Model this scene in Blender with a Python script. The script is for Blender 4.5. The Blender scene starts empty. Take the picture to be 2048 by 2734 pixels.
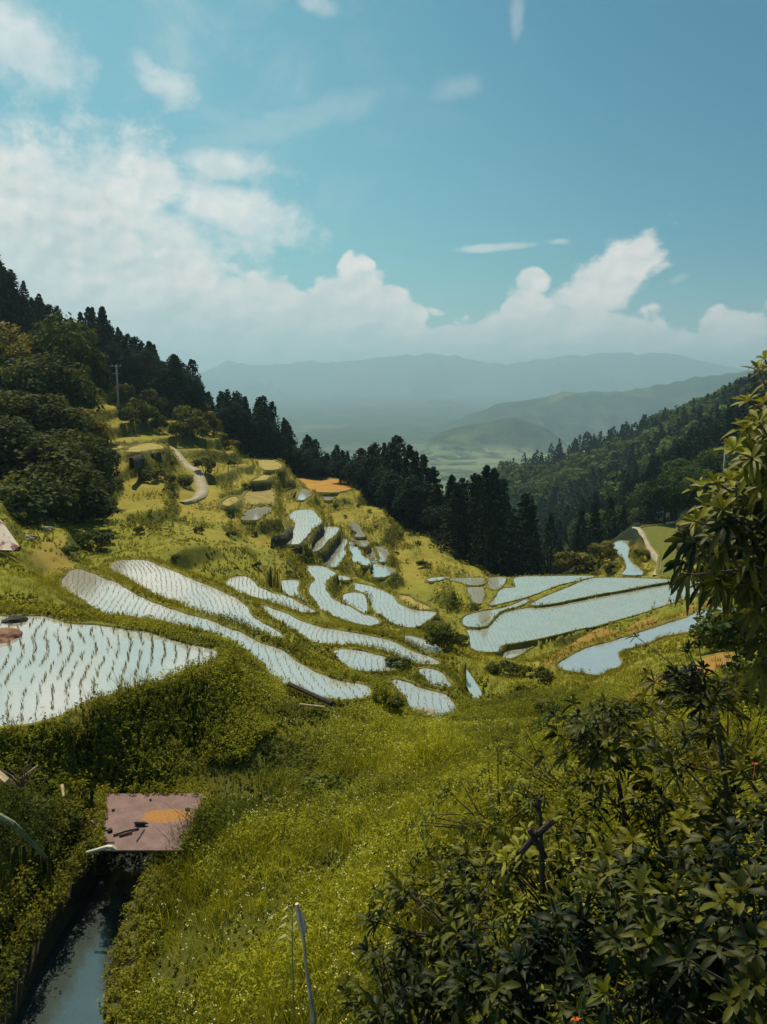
import bpy, bmesh, math, random
import numpy as np
from mathutils import Vector
rng = np.random.default_rng(7)
random.seed(7)
SC = bpy.context.scene
COL = SC.collection
CAMZ = 60.0
PITCH = math.atan((1367 - 1040) / 2064.0)
CT, ST = math.cos(PITCH), math.sin(PITCH)
F = 2064.0
K = 1657 / 1024.0
ZN = {'S': (0, 0, 1), '1': (0, 560, K), '2': (0, 1350, K), '3': (1024, 1350, K), '4': (1024, 700, K), '5': (0, 2000, K),
      '6': (1024, 2000, K), '7': (560, 1180, 1657 / 600), 'R': (1648, 900, 2212 / 900), 'A': (0, 1800, 1657 / 500),
      'B': (0, 1300, 1657 / 400), 'C': (1300, 1400, 1657 / 748)}

def photo(zone, x, y):
    a, b, s = ZN[zone]
    return a + x / s, b + y / s

def ray(zone, x, y):
    X, Y = photo(zone, x, y)
    cx, cy = (X - 1024) / F, (1367 - Y) / F
    return cx, CT + cy * ST, -ST + cy * CT

def at_h(zone, x, y, h):
    dx, dy, dz = ray(zone, x, y)
    t = h / -dz
    return dx * t, dy * t, CAMZ - h

def at_d(zone, x, y, d):
    dx, dy, dz = ray(zone, x, y)
    t = d / dy
    return dx * t, d, CAMZ + dz * t

# ---------------------------------------------------------------- tags and meshes
def tag(o, label=None, cat=None, group=None, kind=None):
    if label: o['label'] = label
    if cat: o['category'] = cat
    if group: o['group'] = group
    if kind: o['kind'] = kind
    return o

def mesh_np(name, V, faces, mat=None, tint=None, smooth=False):
    """faces: list of (n,k) int arrays"""
    me = bpy.data.meshes.new(name)
    V = np.asarray(V, dtype=np.float32)
    me.vertices.add(len(V)); me.vertices.foreach_set('co', V.ravel())
    faces = [np.asarray(f) for f in faces if len(f)]
    nl = sum(f.size for f in faces); nf = sum(len(f) for f in faces)
    me.loops.add(nl); me.polygons.add(nf)
    me.loops.foreach_set('vertex_index', np.concatenate([f.ravel() for f in faces]).astype(np.int32))
    starts = []; c = 0
    for f in faces:
        k = f.shape[1]
        starts.append(c + np.arange(len(f)) * k); c += f.size
    me.polygons.foreach_set('loop_start', np.concatenate(starts).astype(np.int32))
    if smooth:
        me.polygons.foreach_set('use_smooth', np.ones(nf, dtype=bool))
    if tint is not None:
        a = me.attributes.new('tint', 'FLOAT', 'POINT'); a.data.foreach_set('value', np.asarray(tint, dtype=np.float32))
    me.update(calc_edges=True)
    if mat: me.materials.append(mat)
    return me

def link(name, me, parent=None, loc=None):
    o = bpy.data.objects.new(name, me); COL.objects.link(o)
    if parent: o.parent = parent
    if loc is not None: o.location = loc
    return o

def empty(name, loc=(0, 0, 0), rz=0):
    o = bpy.data.objects.new(name, None); COL.objects.link(o)
    o.location = loc; o.rotation_euler = (0, 0, rz); o.empty_display_size = .3
    return o

class MB:
    def __init__(s): s.v = []; s.f = []; s.n = 0
    def add(s, V, Fs):
        s.v.append(np.asarray(V, float))
        for f in Fs: s.f.append([i + s.n for i in f])
        s.n += len(V)
    def box(s, c, d, rz=0, tilt=0):
        V = np.array([[x, y, z] for x in (-.5, .5) for y in (-.5, .5) for z in (-.5, .5)]) * np.array(d)
        ca, sa = math.cos(tilt), math.sin(tilt)
        V = V @ np.array([[ca, 0, -sa], [0, 1, 0], [sa, 0, ca]])
        ca, sa = math.cos(rz), math.sin(rz)
        V = V @ np.array([[ca, sa, 0], [-sa, ca, 0], [0, 0, 1]]) + np.array(c)
        s.add(V, [(0, 1, 3, 2), (4, 6, 7, 5), (0, 4, 5, 1), (2, 3, 7, 6), (0, 2, 6, 4), (1, 5, 7, 3)])
    def tube(s, pts, rad, n=8):
        P = np.asarray(pts, float); m = len(P); V = []
        for i in range(m):
            t = P[min(i + 1, m - 1)] - P[max(i - 1, 0)]; t /= np.linalg.norm(t) + 1e-9
            a = np.cross(t, [0.13, .21, 1.0] if abs(t[2]) < .95 else [1, .1, 0]); a /= np.linalg.norm(a); b = np.cross(t, a)
            r = rad[i] if hasattr(rad, '__len__') else rad
            for k in range(n):
                q = 2 * math.pi * k / n
                V.append(P[i] + r * (math.cos(q) * a + math.sin(q) * b))
        Fs = [(i * n + k, i * n + (k + 1) % n, (i + 1) * n + (k + 1) % n, (i + 1) * n + k) for i in range(m - 1) for k in range(n)]
        Fs += [tuple(range(n))[::-1], tuple((m - 1) * n + k for k in range(n))]
        s.add(V, Fs)
    def build(s, name, mat, parent=None, smooth=False, loc=None):
        me = bpy.data.meshes.new(name)
        me.from_pydata(np.concatenate(s.v).tolist(), [], [list(map(int, f)) for f in s.f]); me.update()
        if smooth: me.polygons.foreach_set('use_smooth', [True] * len(me.polygons))
        me.materials.append(mat)
        return link(name, me, parent, loc)

# ---------------------------------------------------------------- noise in numpy
_LAT = np.random.default_rng(3).random((256, 256))
def vnoise(x, y):
    x = np.asarray(x, float); y = np.asarray(y, float)
    xi = np.floor(x).astype(int); yi = np.floor(y).astype(int)
    fx = x - xi; fy = y - yi
    fx = fx * fx * (3 - 2 * fx); fy = fy * fy * (3 - 2 * fy)
    g = lambda a, b: _LAT[a & 255, b & 255]
    return (g(xi, yi) * (1 - fx) + g(xi + 1, yi) * fx) * (1 - fy) + (g(xi, yi + 1) * (1 - fx) + g(xi + 1, yi + 1) * fx) * fy

def fbm(x, y, scale, octv=4, gain=.5):
    s = 0; a = 1; t = 0
    for k in range(octv):
        q = 2.03 ** k / scale
        s = s + a * (vnoise(x * q + 17.3 * k, y * q + 5.1 * k) - .5); t += a; a *= gain
    return s / t * 2

def sstep(a, b, x):
    t = np.clip((x - a) / (b - a), 0, 1); return t * t * (3 - 2 * t)

# ---------------------------------------------------------------- node helpers
class NG:
    def __init__(s, tree): s.t = tree; s.N = tree.nodes; s.L = tree.links
    def node(s, typ, **kw):
        n = s.N.new(typ)
        for k, v in kw.items(): setattr(n, k, v)
        return n
    def put(s, sock, v):
        if isinstance(v, bpy.types.NodeSocket): s.L.new(v, sock)
        elif v is not None:
            if sock.type == 'RGBA' and hasattr(v, '__len__') and len(v) == 3: v = (*v, 1)
            sock.default_value = v
    def m(s, op, a, b=None, c=None, clamp=False):
        n = s.node('ShaderNodeMath', operation=op, use_clamp=clamp)
        s.put(n.inputs[0], a)
        if b is not None: s.put(n.inputs[1], b)
        if c is not None: s.put(n.inputs[2], c)
        return n.outputs[0]
    def ss(s, x, a, b):
        n = s.node('ShaderNodeMapRange', interpolation_type='SMOOTHSTEP')
        s.put(n.inputs[0], x); s.put(n.inputs[1], a); s.put(n.inputs[2], b); n.inputs[3].default_value = 0; n.inputs[4].default_value = 1
        return n.outputs[0]
    def mix(s, f, a, b, mode='MIX'):
        n = s.node('ShaderNodeMix', data_type='RGBA', blend_type=mode)
        s.put(n.inputs[0], f); s.put(n.inputs[6], a); s.put(n.inputs[7], b)
        return n.outputs[2]
    def noise(s, vec, scale, detail=4, rough=.55, dist=0.0, out=0):
        n = s.node('ShaderNodeTexNoise'); s.put(n.inputs['Vector'], vec)
        n.inputs['Scale'].default_value = scale; n.inputs['Detail'].default_value = detail
        n.inputs['Roughness'].default_value = rough; n.inputs['Distortion'].default_value = dist
        return n.outputs[out]
    def attr(s, name, out=2):
        n = s.node('ShaderNodeAttribute', attribute_name=name); return n.outputs[out]
    def bump(s, h, strength, dist, ):
        n = s.node('ShaderNodeBump'); n.inputs['Strength'].default_value = strength; n.inputs['Distance'].default_value = dist
        s.put(n.inputs['Height'], h); return n.outputs[0]

def material(name):
    m = bpy.data.materials.new(name); m.use_nodes = True
    g = NG(m.node_tree); g.N.clear()
    out = g.node('ShaderNodeOutputMaterial')
    return m, g, out

def principled(g, col, rough=.8, spec=.3, normal=None, metal=0):
    p = g.node('ShaderNodeBsdfPrincipled'); g.put(p.inputs['Base Color'], col); g.put(p.inputs['Roughness'], rough)
    p.inputs['Specular IOR Level'].default_value = spec; p.inputs['Metallic'].default_value = metal
    if normal is not None: g.put(p.inputs['Normal'], normal)
    return p.outputs[0]

def foliage(name, dark, light, trans=.3, rough=.6, spec=.25, vary=.25, nscale=.35):
    m, g, out = material(name)
    oi = g.node('ShaderNodeObjectInfo'); tc = g.node('ShaderNodeTexCoord')
    geo = g.node('ShaderNodeNewGeometry')
    n = g.noise(geo.outputs['Position'], nscale, 2)
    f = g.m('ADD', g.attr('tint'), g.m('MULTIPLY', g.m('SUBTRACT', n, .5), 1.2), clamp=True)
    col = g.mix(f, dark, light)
    hv = g.node('ShaderNodeHueSaturation'); g.put(hv.inputs['Color'], col)
    g.put(hv.inputs['Value'], g.m('ADD', 1 - vary / 2, g.m('MULTIPLY', oi.outputs['Random'], vary)))
    g.put(hv.inputs['Hue'], g.m('ADD', .49, g.m('MULTIPLY', oi.outputs['Random'], .02)))
    c = hv.outputs[0]
    p = principled(g, c, rough, spec)
    if trans > 0:
        t = g.node('ShaderNodeBsdfTranslucent')
        warm = g.mix(1.0, c, (1.35, 1.2, .55), 'MULTIPLY'); g.put(t.inputs[0], warm)
        mx = g.node('ShaderNodeMixShader'); mx.inputs[0].default_value = trans
        g.L.new(p, mx.inputs[1]); g.L.new(t.outputs[0], mx.inputs[2]); p = mx.outputs[0]
    g.L.new(p, out.inputs[0])
    return m

def plain(name, c1, c2, scale=6, rough=.8, bump=.3, bdist=.02, spec=.3, metal=0):
    m, g, out = material(name)
    tc = g.node('ShaderNodeTexCoord')
    n = g.noise(tc.outputs['Object'], scale, 6, .6)
    n2 = g.noise(tc.outputs['Object'], scale * 6, 4)
    f = g.ss(g.m('ADD', g.m('MULTIPLY', n, .7), g.m('MULTIPLY', n2, .3)), .35, .65)
    g.L.new(principled(g, g.mix(f, c1, c2), rough, spec, g.bump(n2, bump, bdist), metal), out.inputs[0])
    return m
# ---------------------------------------------------------------- paddies, traced once and laid on level planes h metres under the camera
# name: (zone, height, row azimuth deg, kind, outline)
PADDIES = [
 ('P1','2',6.2,-20,'water',[(-900,560),(-800,380),(-500,400),(-200,440),(0,474),(60,478),(130,480),(190,480),(260,495),(330,510),(450,518),(560,540),(640,550),(740,575),(830,600),(900,620),(930,640),(920,665),(880,685),(820,702),(740,735),(650,765),(560,790),(470,820),(370,845),(310,875),(250,905),(190,925),(130,940),(60,945),(0,950),(-300,975),(-700,900)]),
 ('P2','2',8.0,-14,'water',[(330,278),(400,297),(450,320),(500,335),(540,360),(565,385),(600,400),(680,430),(750,455),(800,475),(870,492),(950,520),(1030,550),(1080,575),(1130,600),(1190,625),(1250,655),(1310,695),(1380,735),(1460,758),(1540,770),(1592,785),(1590,818),(1530,830),(1470,832),(1400,820),(1330,800),(1270,775),(1200,745),(1170,720),(1150,680),(1110,650),(1080,620),(1040,600),(990,578),(940,552),(880,532),(800,515),(760,505),(700,492),(640,490),(570,480),(500,470),(440,455),(410,440),(390,415),(350,390),(310,370),(275,345),(290,310)]),
 ('P3','2',9.5,-22,'water',[(485,258),(510,240),(560,234),(620,237),(680,262),(740,285),(800,310),(860,335),(920,360),(970,385),(1015,405),(1050,440),(1080,478),(1120,500),(1165,530),(1212,565),(1195,578),(1130,556),(1075,538),(1000,512),(960,495),(900,478),(860,455),(800,430),(760,410),(700,395),(650,372),(610,345),(575,325),(545,300),(510,285)]),
 ('P4','2',11.5,-15,'water',[(985,355),(1005,325),(1030,308),(1060,315),(1100,345),(1150,370),(1200,385),(1250,405),(1300,430),(1355,458),(1300,457),(1240,435),(1180,417),(1120,400),(1060,380),(1020,368)]),
 ('P5','2',11.0,-5,'water',[(1125,432),(1180,452),(1240,474),(1290,498),(1340,517),(1400,532),(1480,545),(1560,560),(1657,580),(1717,600),(1777,630),(1837,655),(1887,682),(1827,680),(1757,662),(1697,640),(1657,624),(1580,606),(1500,598),(1430,600),(1360,600),(1320,580),(1280,545),(1230,510),(1170,475)]),
 ('P6','3',11.8,-5,'water',[(100,565),(160,580),(220,605),(242,635),(190,640),(150,612),(115,590)]),
 ('P7','2',10.5,-5,'water',[(1450,627),(1500,623),(1580,636),(1657,655),(1717,672),(1730,690),(1705,702),(1657,708),(1600,710),(1550,708),(1500,690),(1470,662)]),
 ('P8','3',10.3,-3,'water',[(160,708),(215,712),(262,737),(284,780),(242,782),(212,775),(190,748)]),
 ('P9','3',10.0,-3,'water',[(40,755),(90,765),(140,790),(200,805),(250,818),(280,842),(296,875),(278,903),(230,913),(170,903),(130,880),(110,832),(80,797)]),
 ('P10','7',14.0,-12,'water',[(735,922),(800,920),(850,935),(905,972),(870,1012),(832,1040),(825,1078),(850,1112),(890,1160),(940,1195),(1000,1215),(1060,1245),(1120,1275),(1180,1300),(1212,1335),(1180,1345),(1100,1328),(1000,1303),(940,1280),(880,1255),(832,1218),(800,1170),(772,1120),(767,1060),(777,1020),(757,970)]),
 ('P11','7',13.0,-16,'water',[(520,1025),(570,1020),(620,1025),(638,1045),(630,1080),(650,1130),(690,1180),(640,1175),(590,1140),(555,1100),(548,1060)]),
 ('P12','7',14.5,-4,'water',[(1070,1045),(1110,1050),(1170,1065),(1240,1090),(1310,1120),(1370,1155),(1400,1195),(1450,1235),(1520,1250),(1600,1255),(1645,1262),(1600,1310),(1540,1350),(1480,1365),(1420,1350),(1350,1330),(1290,1290),(1240,1250),(1210,1190),(1170,1130),(1120,1100),(1080,1090)]),
 ('P13','7',14.2,-10,'water',[(1010,1125),(1060,1114),(1110,1122),(1128,1160),(1138,1210),(1152,1262),(1110,1248),(1060,1213),(1012,1188),(1003,1150)]),
 ('P14','7',13.0,-6,'water',[(620,515),(680,500),(740,503),(780,545),(800,590),(780,625),(740,650),(720,690),(690,730),(660,750),(610,753),(565,743),(600,700),(630,660),(645,610),(630,580),(605,550)]),
 ('P15','7',13.9,-6,'water',[(840,628),(890,625),(935,632),(915,680),(878,720),(840,768),(805,800),(765,813),(738,810),(762,770),(792,720),(822,680),(833,650)]),
 ('P16','7',14.9,-6,'bare',[(950,712),(983,714),(990,740),(978,790),(983,830),(960,870),(930,900),(900,925),(860,905),(822,890),(850,850),(880,800),(905,760),(935,730)]),
 ('P17','7',15.2,0,'bare',[(1030,605),(1060,594),(1090,630),(1108,670),(1130,698),(1100,698),(1080,665),(1050,632)]),
 ('P18','7',15.5,0,'bare',[(1060,706),(1110,710),(1158,737),(1140,765),(1105,773),(1080,748)]),
 ('P19','7',15.5,0,'bare',[(1037,737),(1060,733),(1078,790),(1110,830),(1150,870),(1163,908),(1120,893),(1072,880),(1067,830),(1047,790)]),
 ('P20','7',16.2,0,'bare',[(1145,835),(1180,797),(1217,783),(1224,800),(1212,850),(1247,885),(1300,920),(1352,950),(1320,983),(1260,998),(1217,993),(1207,940),(1187,880)]),
 ('P21','7',16.0,0,'bare',[(1240,777),(1278,777),(1303,812),(1298,858),(1283,886),(1257,878),(1266,845),(1254,805)]),
 ('P22','7',12.0,0,'bare',[(250,572),(285,520),(312,490),(335,462),(375,480),(412,460),(448,480),(405,530),(362,565),(310,575)]),
 ('P23','7',13.0,0,'bare',[(635,400),(650,365),(682,347),(745,375),(702,410),(672,430),(637,425)]),
 ('P24','7',14.0,0,'bare',[(825,382),(868,392),(908,382),(884,430),(852,418)]),
 ('P25','7',14.4,0,'bare',[(957,987),(990,992),(1008,1015),(980,1018)]),
 ('R1','3',17.0,-3,'dense',[(575,312),(700,305),(900,305),(835,323),(755,343),(690,366),(605,396),(520,418),(462,430),(490,392),(520,357),(572,353)]),
 ('R2','3',17.0,-3,'dense',[(915,313),(1040,311),(1150,315),(1262,320),(1180,336),(1040,362),(900,387),(780,412),(700,425),(640,428),(690,400),(765,367),(850,332)]),
 ('R3','3',17.05,-3,'dense',[(360,480),(420,460),(500,445),(560,430),(608,410),(630,406),(600,424),(560,438),(505,455),(470,480),(430,519),(382,524),(352,514)]),
 ('R4','3',17.15,-3,'dense',[(1275,330),(1400,325),(1430,360),(1355,382),(1290,405),(1200,432),(1100,466),(1000,495),(900,522),(820,537),(710,565),(600,587),(510,603),(485,630),(430,630),(387,615),(377,560),(368,538),(430,530),(480,497),(522,465),(620,445),(720,435),(830,417),(960,392),(1100,365),(1200,345)]),
 ('R5','3',17.5,-3,'dense',[(500,636),(522,615),(620,599),(710,579),(640,607),(590,640),(530,663),(480,666)]),
 ('R6','3',17.6,-3,'dense',[(845,541),(900,531),(985,508),(930,530),(875,546)]),
 ('R7','3',17.0,-3,'dense',[(190,318),(230,309),(285,309),(260,317),(205,327)]),
 ('R8','3',17.0,-3,'dense',[(292,317),(430,312),(430,338),(382,343),(335,330)]),
 ('R9','3',17.1,-3,'dense',[(373,355),(420,350),(425,400),(413,424),(391,410),(377,382)]),
 ('R10','3',17.0,-3,'dense',[(450,315),(520,311),(513,340),(482,364),(457,345)]),
 ('Q1','3',12.5,0,'bare',[(785,690),(830,658),(900,624),(1000,594),(1100,564),(1200,533),(1300,498),(1400,458),(1450,442),(1560,440),(1560,480),(1450,512),(1380,526),(1250,546),(1170,562),(1120,582),(1005,622),(992,655),(1000,680),(940,702),(920,722),(870,712),(805,702)]),
 ('Q2','3',17.0,0,'bare',[(980,177),(1015,160),(1048,155),(1055,228),(1090,270),(1113,298),(1037,298),(1062,270),(1042,232),(1005,207)]),
 ('Q3','3',12.0,0,'bare',[(1580,395),(1700,360),(1700,470),(1600,430)]),
]
FIELDS = [  # dry terraces: zone, h, look, outline
 ('7',13.6,'orange',[(632,253),(700,256),(850,266),(980,281),(1072,301),(1098,333),(1000,362),(905,378),(800,373),(745,368),(700,320),(662,282)]),
 ('7',12.0,'stubble',[(262,400),(300,362),(370,352),(440,352),(472,380),(478,445),(450,480),(412,458),(375,478),(335,460),(310,488),(285,495),(268,450)]),
 ('7',11.4,'pale',[(95,447),(130,417),(188,402),(203,425),(180,455),(140,478),(107,470)]),
 ('7',13.0,'stubble',[(585,385),(620,360),(660,350),(640,372),(625,425),(590,420)]),
 ('3',17.0,'green',[(1112,97),(1250,90),(1262,130),(1270,180),(1290,240),(1300,305),(1196,305),(1196,215),(1150,165)]),
 ('1',6.65,'pale',[(545,1045),(590,1018),(640,1008),(680,1013),(705,1033),(650,1040),(595,1050)]),
 ('1',6.4,'pale',[(440,1035),(470,1022),(520,1018),(530,1030),(480,1040)]),
 ('7',10.4,'pale',[(330,105),(420,122),(500,148),(533,178),(500,203),(430,212),(380,188),(340,148)]),
 ('7',10.9,'pale',[(308,293),(350,265),(400,242),(453,247),(440,273),(380,288)]),
 ('7',14.6,'pale',[(1400,1130),(1470,1140),(1560,1190),(1640,1235),(1560,1240),(1450,1212),(1412,1180)]),
]
# guide lines for the ground: (zone, 'd' or 'h', [(x, y, value)...])
GUIDE = [
 # near meadow
 ('S','h',[(600,2734,7.1),(1000,2734,6.2),(1400,2734,4.9),(2048,2734,3.6),(2400,2734,3.2)]),
 ('S','h',[(700,2500,7.0),(1024,2500,6.3),(1400,2400,5.5),(1700,2400,4.6),(2048,2400,3.9),(2400,2400,3.4)]),
 ('S','h',[(600,2300,7.3),(800,2250,7.2),(1024,2200,6.9),(1400,2150,6.1),(1700,2150,5.2),(2048,2150,4.6),(2400,2150,4.2)]),
 ('S','h',[(300,2090,7.5),(420,2085,7.5),(600,2060,7.7),(850,2040,7.8),(1100,2050,7.8),(1300,2050,7.4),(1500,2000,7.4)]),
 ('S','h',[(-300,2300,6.3),(0,2250,6.8),(120,2250,7.0),(215,2270,7.2)]),
 ('S','h',[(-300,2050,6.2),(0,2050,6.7),(150,2090,7.1),(250,2110,7.3)]),
 ('S','h',[(-400,2734,6.2),(0,2734,6.8)]),
 ('S','h',[(-300,2500,6.2),(0,2480,6.8),(60,2480,6.9)]),
 ('2','h',[(0,985,6.5),(130,985,6.6),(320,915,6.7),(480,865,6.7),(700,800,6.7),(900,735,6.8),(1010,720,6.9)]),
 ('2','h',[(970,620,6.5),(1050,660,6.9),(1120,700,7.2),(1150,740,7.6)]),
 ('2','h',[(1290,850,7.9),(1400,860,8.1),(1500,870,8.2),(1600,860,8.4)]),
 ('3','h',[(-150,930,8.6),(0,950,8.8),(100,965,8.8),(200,975,8.9),(330,950,9.1),(480,930,9.0)]),
 ('3','h',[(300,640,10.9),(372,690,10.6),(440,790,10.4),(482,870,10.2)]),
 ('3','h',[(315,720,11.35),(345,800,11.35),(385,870,11.35),(425,902,11.35),(462,900,11.2)]),
 ('3','d',[(480,640,40),(560,720,34),(500,780,30),(600,800,27),(680,760,30)]),
 ('3','d',[(600,900,21),(800,860,22),(1000,850,20),(1300,850,16),(1500,830,14)]),
 ('3','d',[(700,1000,17),(900,1040,15),(1200,1050,12),(1600,1000,10)]),
 ('3','d',[(960,740,29),(1050,700,31),(1200,620,33),(1350,575,34),(1500,530,33),(1657,520,30)]),
 ('3','d',[(1100,760,25),(1300,680,26),(1500,640,25)]),
 ('3','h',[(740,690,13.0),(800,640,13.1),(900,600,13.1),(1100,535,13.1),(1300,470,13.0),(1400,430,13.0)]),
 ('3','d',[(560,690,47),(700,630,49),(830,575,50),(1000,525,50),(1200,455,52),(1350,395,53)]),
 ('3','d',[(330,640,44),(350,600,50)]),
 ('3','d',[(250,470,52),(180,500,50),(250,560,46),(270,620,41)]),
 ('3','d',[(180,330,62),(230,345,62),(300,335,61),(350,370,60),(370,440,58)]),
 ('3','d',[(150,400,57),(200,450,55),(300,460,54)]),
 # banks around strips
 ('2','d',[(1200,420,50),(1300,445,47),(1420,500,44),(1657,540,42)]),
 ('2','h',[(0,430,6.9),(200,420,7.1),(420,470,7.3),(600,510,7.4),(800,540,7.4),(1000,610,7.5),(1120,690,7.8)]),
 ('2','d',[(0,300,27),(150,320,27),(250,400,26)]),
 ('2','d',[(0,200,32),(100,230,33),(170,290,32)]),
 ('2','d',[(-200,250,28),(-400,300,25),(-600,200,30)]),
 ('2','d',[(200,150,42),(300,240,38),(180,330,33)]),
 ('2','d',[(380,250,39),(450,215,43),(330,180,45)]),
 ('2','d',[(0,50,40),(150,70,44),(300,90,50)]),
 ('2','d',[(-400,50,38),(-600,60,36)]),
 # big hummock above the second strip
 ('2','d',[(480,205,44),(620,212,46),(760,265,46),(900,325,45),(1000,370,45)]),
 ('2','d',[(560,120,47),(700,180,46.8),(760,150,48.5),(850,140,49.5),(1000,160,49.5),(1100,190,49.5),(1190,250,49.5),(1215,300,48.5)]),
 ('2','d',[(800,235,46.9),(950,280,46.6),(1100,300,47)]),
 ('2','d',[(350,0,62),(480,60,58),(600,0,66),(850,50,64),(1000,95,62),(1150,130,60),(1260,200,58)]),
 ('7','h',[(440,700,13.0),(540,745,13.3),(640,800,13.6),(740,850,14.0),(820,900,14.3)]),
 ('7','d',[(0,560,68),(150,640,65),(300,700,64),(420,740,64)]),
 ('7','d',[(100,520,74),(230,600,76),(400,640,76)]),
 # left hillside
 ('1','d',[(790,1250,78),(840,1235,80),(880,1205,84),(870,1160,88),(840,1110,93),(800,1075,97),(755,1045,101),(725,1000,104)]),
 ('1','d',[(400,1200,68),(600,1150,80),(700,1200,77)]),
 ('1','d',[(450,1050,88),(560,1060,90),(650,1130,88),(780,1140,88)]),
 ('1','h',[(450,1030,6.6),(530,1035,6.8)]),
 ('1','h',[(540,1035,6.6),(640,1010,6.7),(690,1020,6.9)]),
 ('1','d',[(400,900,100),(450,960,100),(550,960,102),(600,1000,98)]),
 ('1','d',[(340,720,112),(430,830,110),(600,820,117),(700,840,118)]),
 ('1','d',[(340,690,118),(480,680,124),(620,780,124),(730,830,123),(900,850,124),(1000,960,121),(1030,1010,119),(1090,1060,117),(1220,1100,117),(1260,1130,119)]),
 ('1','d',[(620,900,110),(800,900,114),(950,960,113),(900,1050,104),(1000,1100,101),(1100,1070,107),(1200,1105,112)]),
 ('1','d',[(950,1200,88),(1050,1180,92),(1150,1150,99),(1230,1190,101)]),
 ('1','d',[(100,1250,52),(250,1150,62),(330,1000,80),(330,850,96)]),
 ('1','d',[(-600,1100,45),(-300,1050,50),(0,1100,54)]),
 ('1','d',[(-600,800,80),(-300,800,85),(0,820,90),(200,780,100)]),
 # slopes right of the stepped paddies
 ('7','d',[(700,440,93),(850,470,95),(1000,450,97),(1150,400,102)]),
 ('7','d',[(1120,350,108),(1200,400,105),(1270,450,103),(1400,545,98),(1500,600,95),(1657,650,91)]),
 ('7','d',[(850,560,86),(950,580,85),(1150,560,88),(1300,560,92)]),
 ('7','d',[(1180,640,83),(1350,720,84),(1500,700,87),(1620,800,80)]),
 ('7','d',[(1400,850,76),(1500,900,74),(1640,920,72)]),
 ('7','d',[(1380,1000,67),(1450,1080,63),(1550,1100,62),(1640,1020,66)]),
 ('7','d',[(1180,1000,62),(1280,1060,59),(1100,960,65)]),
 ('7','d',[(920,1010,60),(980,1060,58),(900,1090,59),(960,1140,57)]),
 ('7','d',[(1140,1130,58),(1190,1200,56),(1230,1270,54)]),
 ('7','d',[(680,1080,54),(720,1180,51),(760,1240,49),(660,1000,56),(740,900,60)]),
 ('3','d',[(230,130,88),(300,180,84),(400,240,78),(460,285,75)]),
 ('3','d',[(470,300,74.5),(650,296,74.5),(900,296,74.5),(1100,303,74.5),(1400,303,74.5)]),
 ('3','h',[(930,170,17.3),(960,250,17.3),(920,290,17.2)]),
 ('3','h',[(1065,110,17.0),(1120,190,16.6),(1170,250,16.8)]),
 ('3','h',[(1080,92,17.1),(1250,84,17.0),(1420,82,16.8)]),
]
# forest floor: azimuth by photo column, distance, height under camera
FLOOR = [
 [(-600,130,-22),(-200,140,-20),(0,140,-17),(80,139,-11),(150,138,-6),(300,138,-1),(432,138,4),(560,138,8),(640,135,13),(800,136,19),(950,128,22),(1060,115,23),(1160,106,25),(1308,92,24)],
 [(-600,190,-50),(0,175,-30),(200,180,-8),(400,175,8),(600,175,24),(800,170,36),(1000,160,40),(1150,145,42),(1308,130,38)],
 [(-600,300,-30),(0,260,5),(300,250,30),(600,240,55),(800,240,68),(1000,230,72),(1150,220,72),(1300,210,68)],
 [(1308,92,24),(1450,92,24),(1600,100,22),(1700,104,20),(1850,104,18),(2048,100,14),(2500,100,2)],
 [(1308,130,38),(1450,130,37),(1600,130,30),(1700,130,26),(1850,130,20),(2048,130,10),(2500,130,-10)],
 [(1200,260,76),(1350,260,64),(1500,260,54),(1650,260,42),(1800,260,26),(2048,260,4),(2500,260,-30)],
 [(1150,450,100),(1253,450,60),(1395,450,47),(1531,450,38),(1642,450,32),(1796,450,19),(2007,450,1),(2500,450,-50)],
 [(-600,600,60),(0,600,110),(600,600,150),(1100,600,160),(1253,600,150),(1395,600,140),(1642,600,125),(2048,600,100),(2500,600,60)],
]
# ---------------------------------------------------------------- ground heightfield on a polar grid around the valley head
def smooth_poly(P, step, closed=True):
    P = np.asarray(P, float); n = len(P); out = []
    rngi = range(n) if closed else range(n - 1)
    for i in rngi:
        if closed: a, b, c, d = P[i - 1], P[i], P[(i + 1) % n], P[(i + 2) % n]
        else: a, b, c, d = P[max(i - 1, 0)], P[i], P[i + 1], P[min(i + 2, n - 1)]
        m = max(1, int(np.linalg.norm(c[:2] - b[:2]) / step))
        for k in range(m):
            t = k / m
            out.append(.5 * ((2 * b) + (c - a) * t + (2 * a - 5 * b + 4 * c - d) * t * t + (3 * b - a - 3 * c + d) * t ** 3))
    if not closed: out.append(P[-1])
    return np.array(out)

def inside(px, py, poly):
    r = np.zeros(px.shape, bool)
    x0, y0 = poly[:, 0], poly[:, 1]; x1, y1 = np.roll(x0, -1), np.roll(y0, -1)
    for a, b, c, d in zip(x0, y0, x1, y1):
        if b == d: continue
        cnd = (b > py) != (d > py)
        r ^= cnd & (px < (c - a) * (py - b) / (d - b) + a)
    return r

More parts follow.
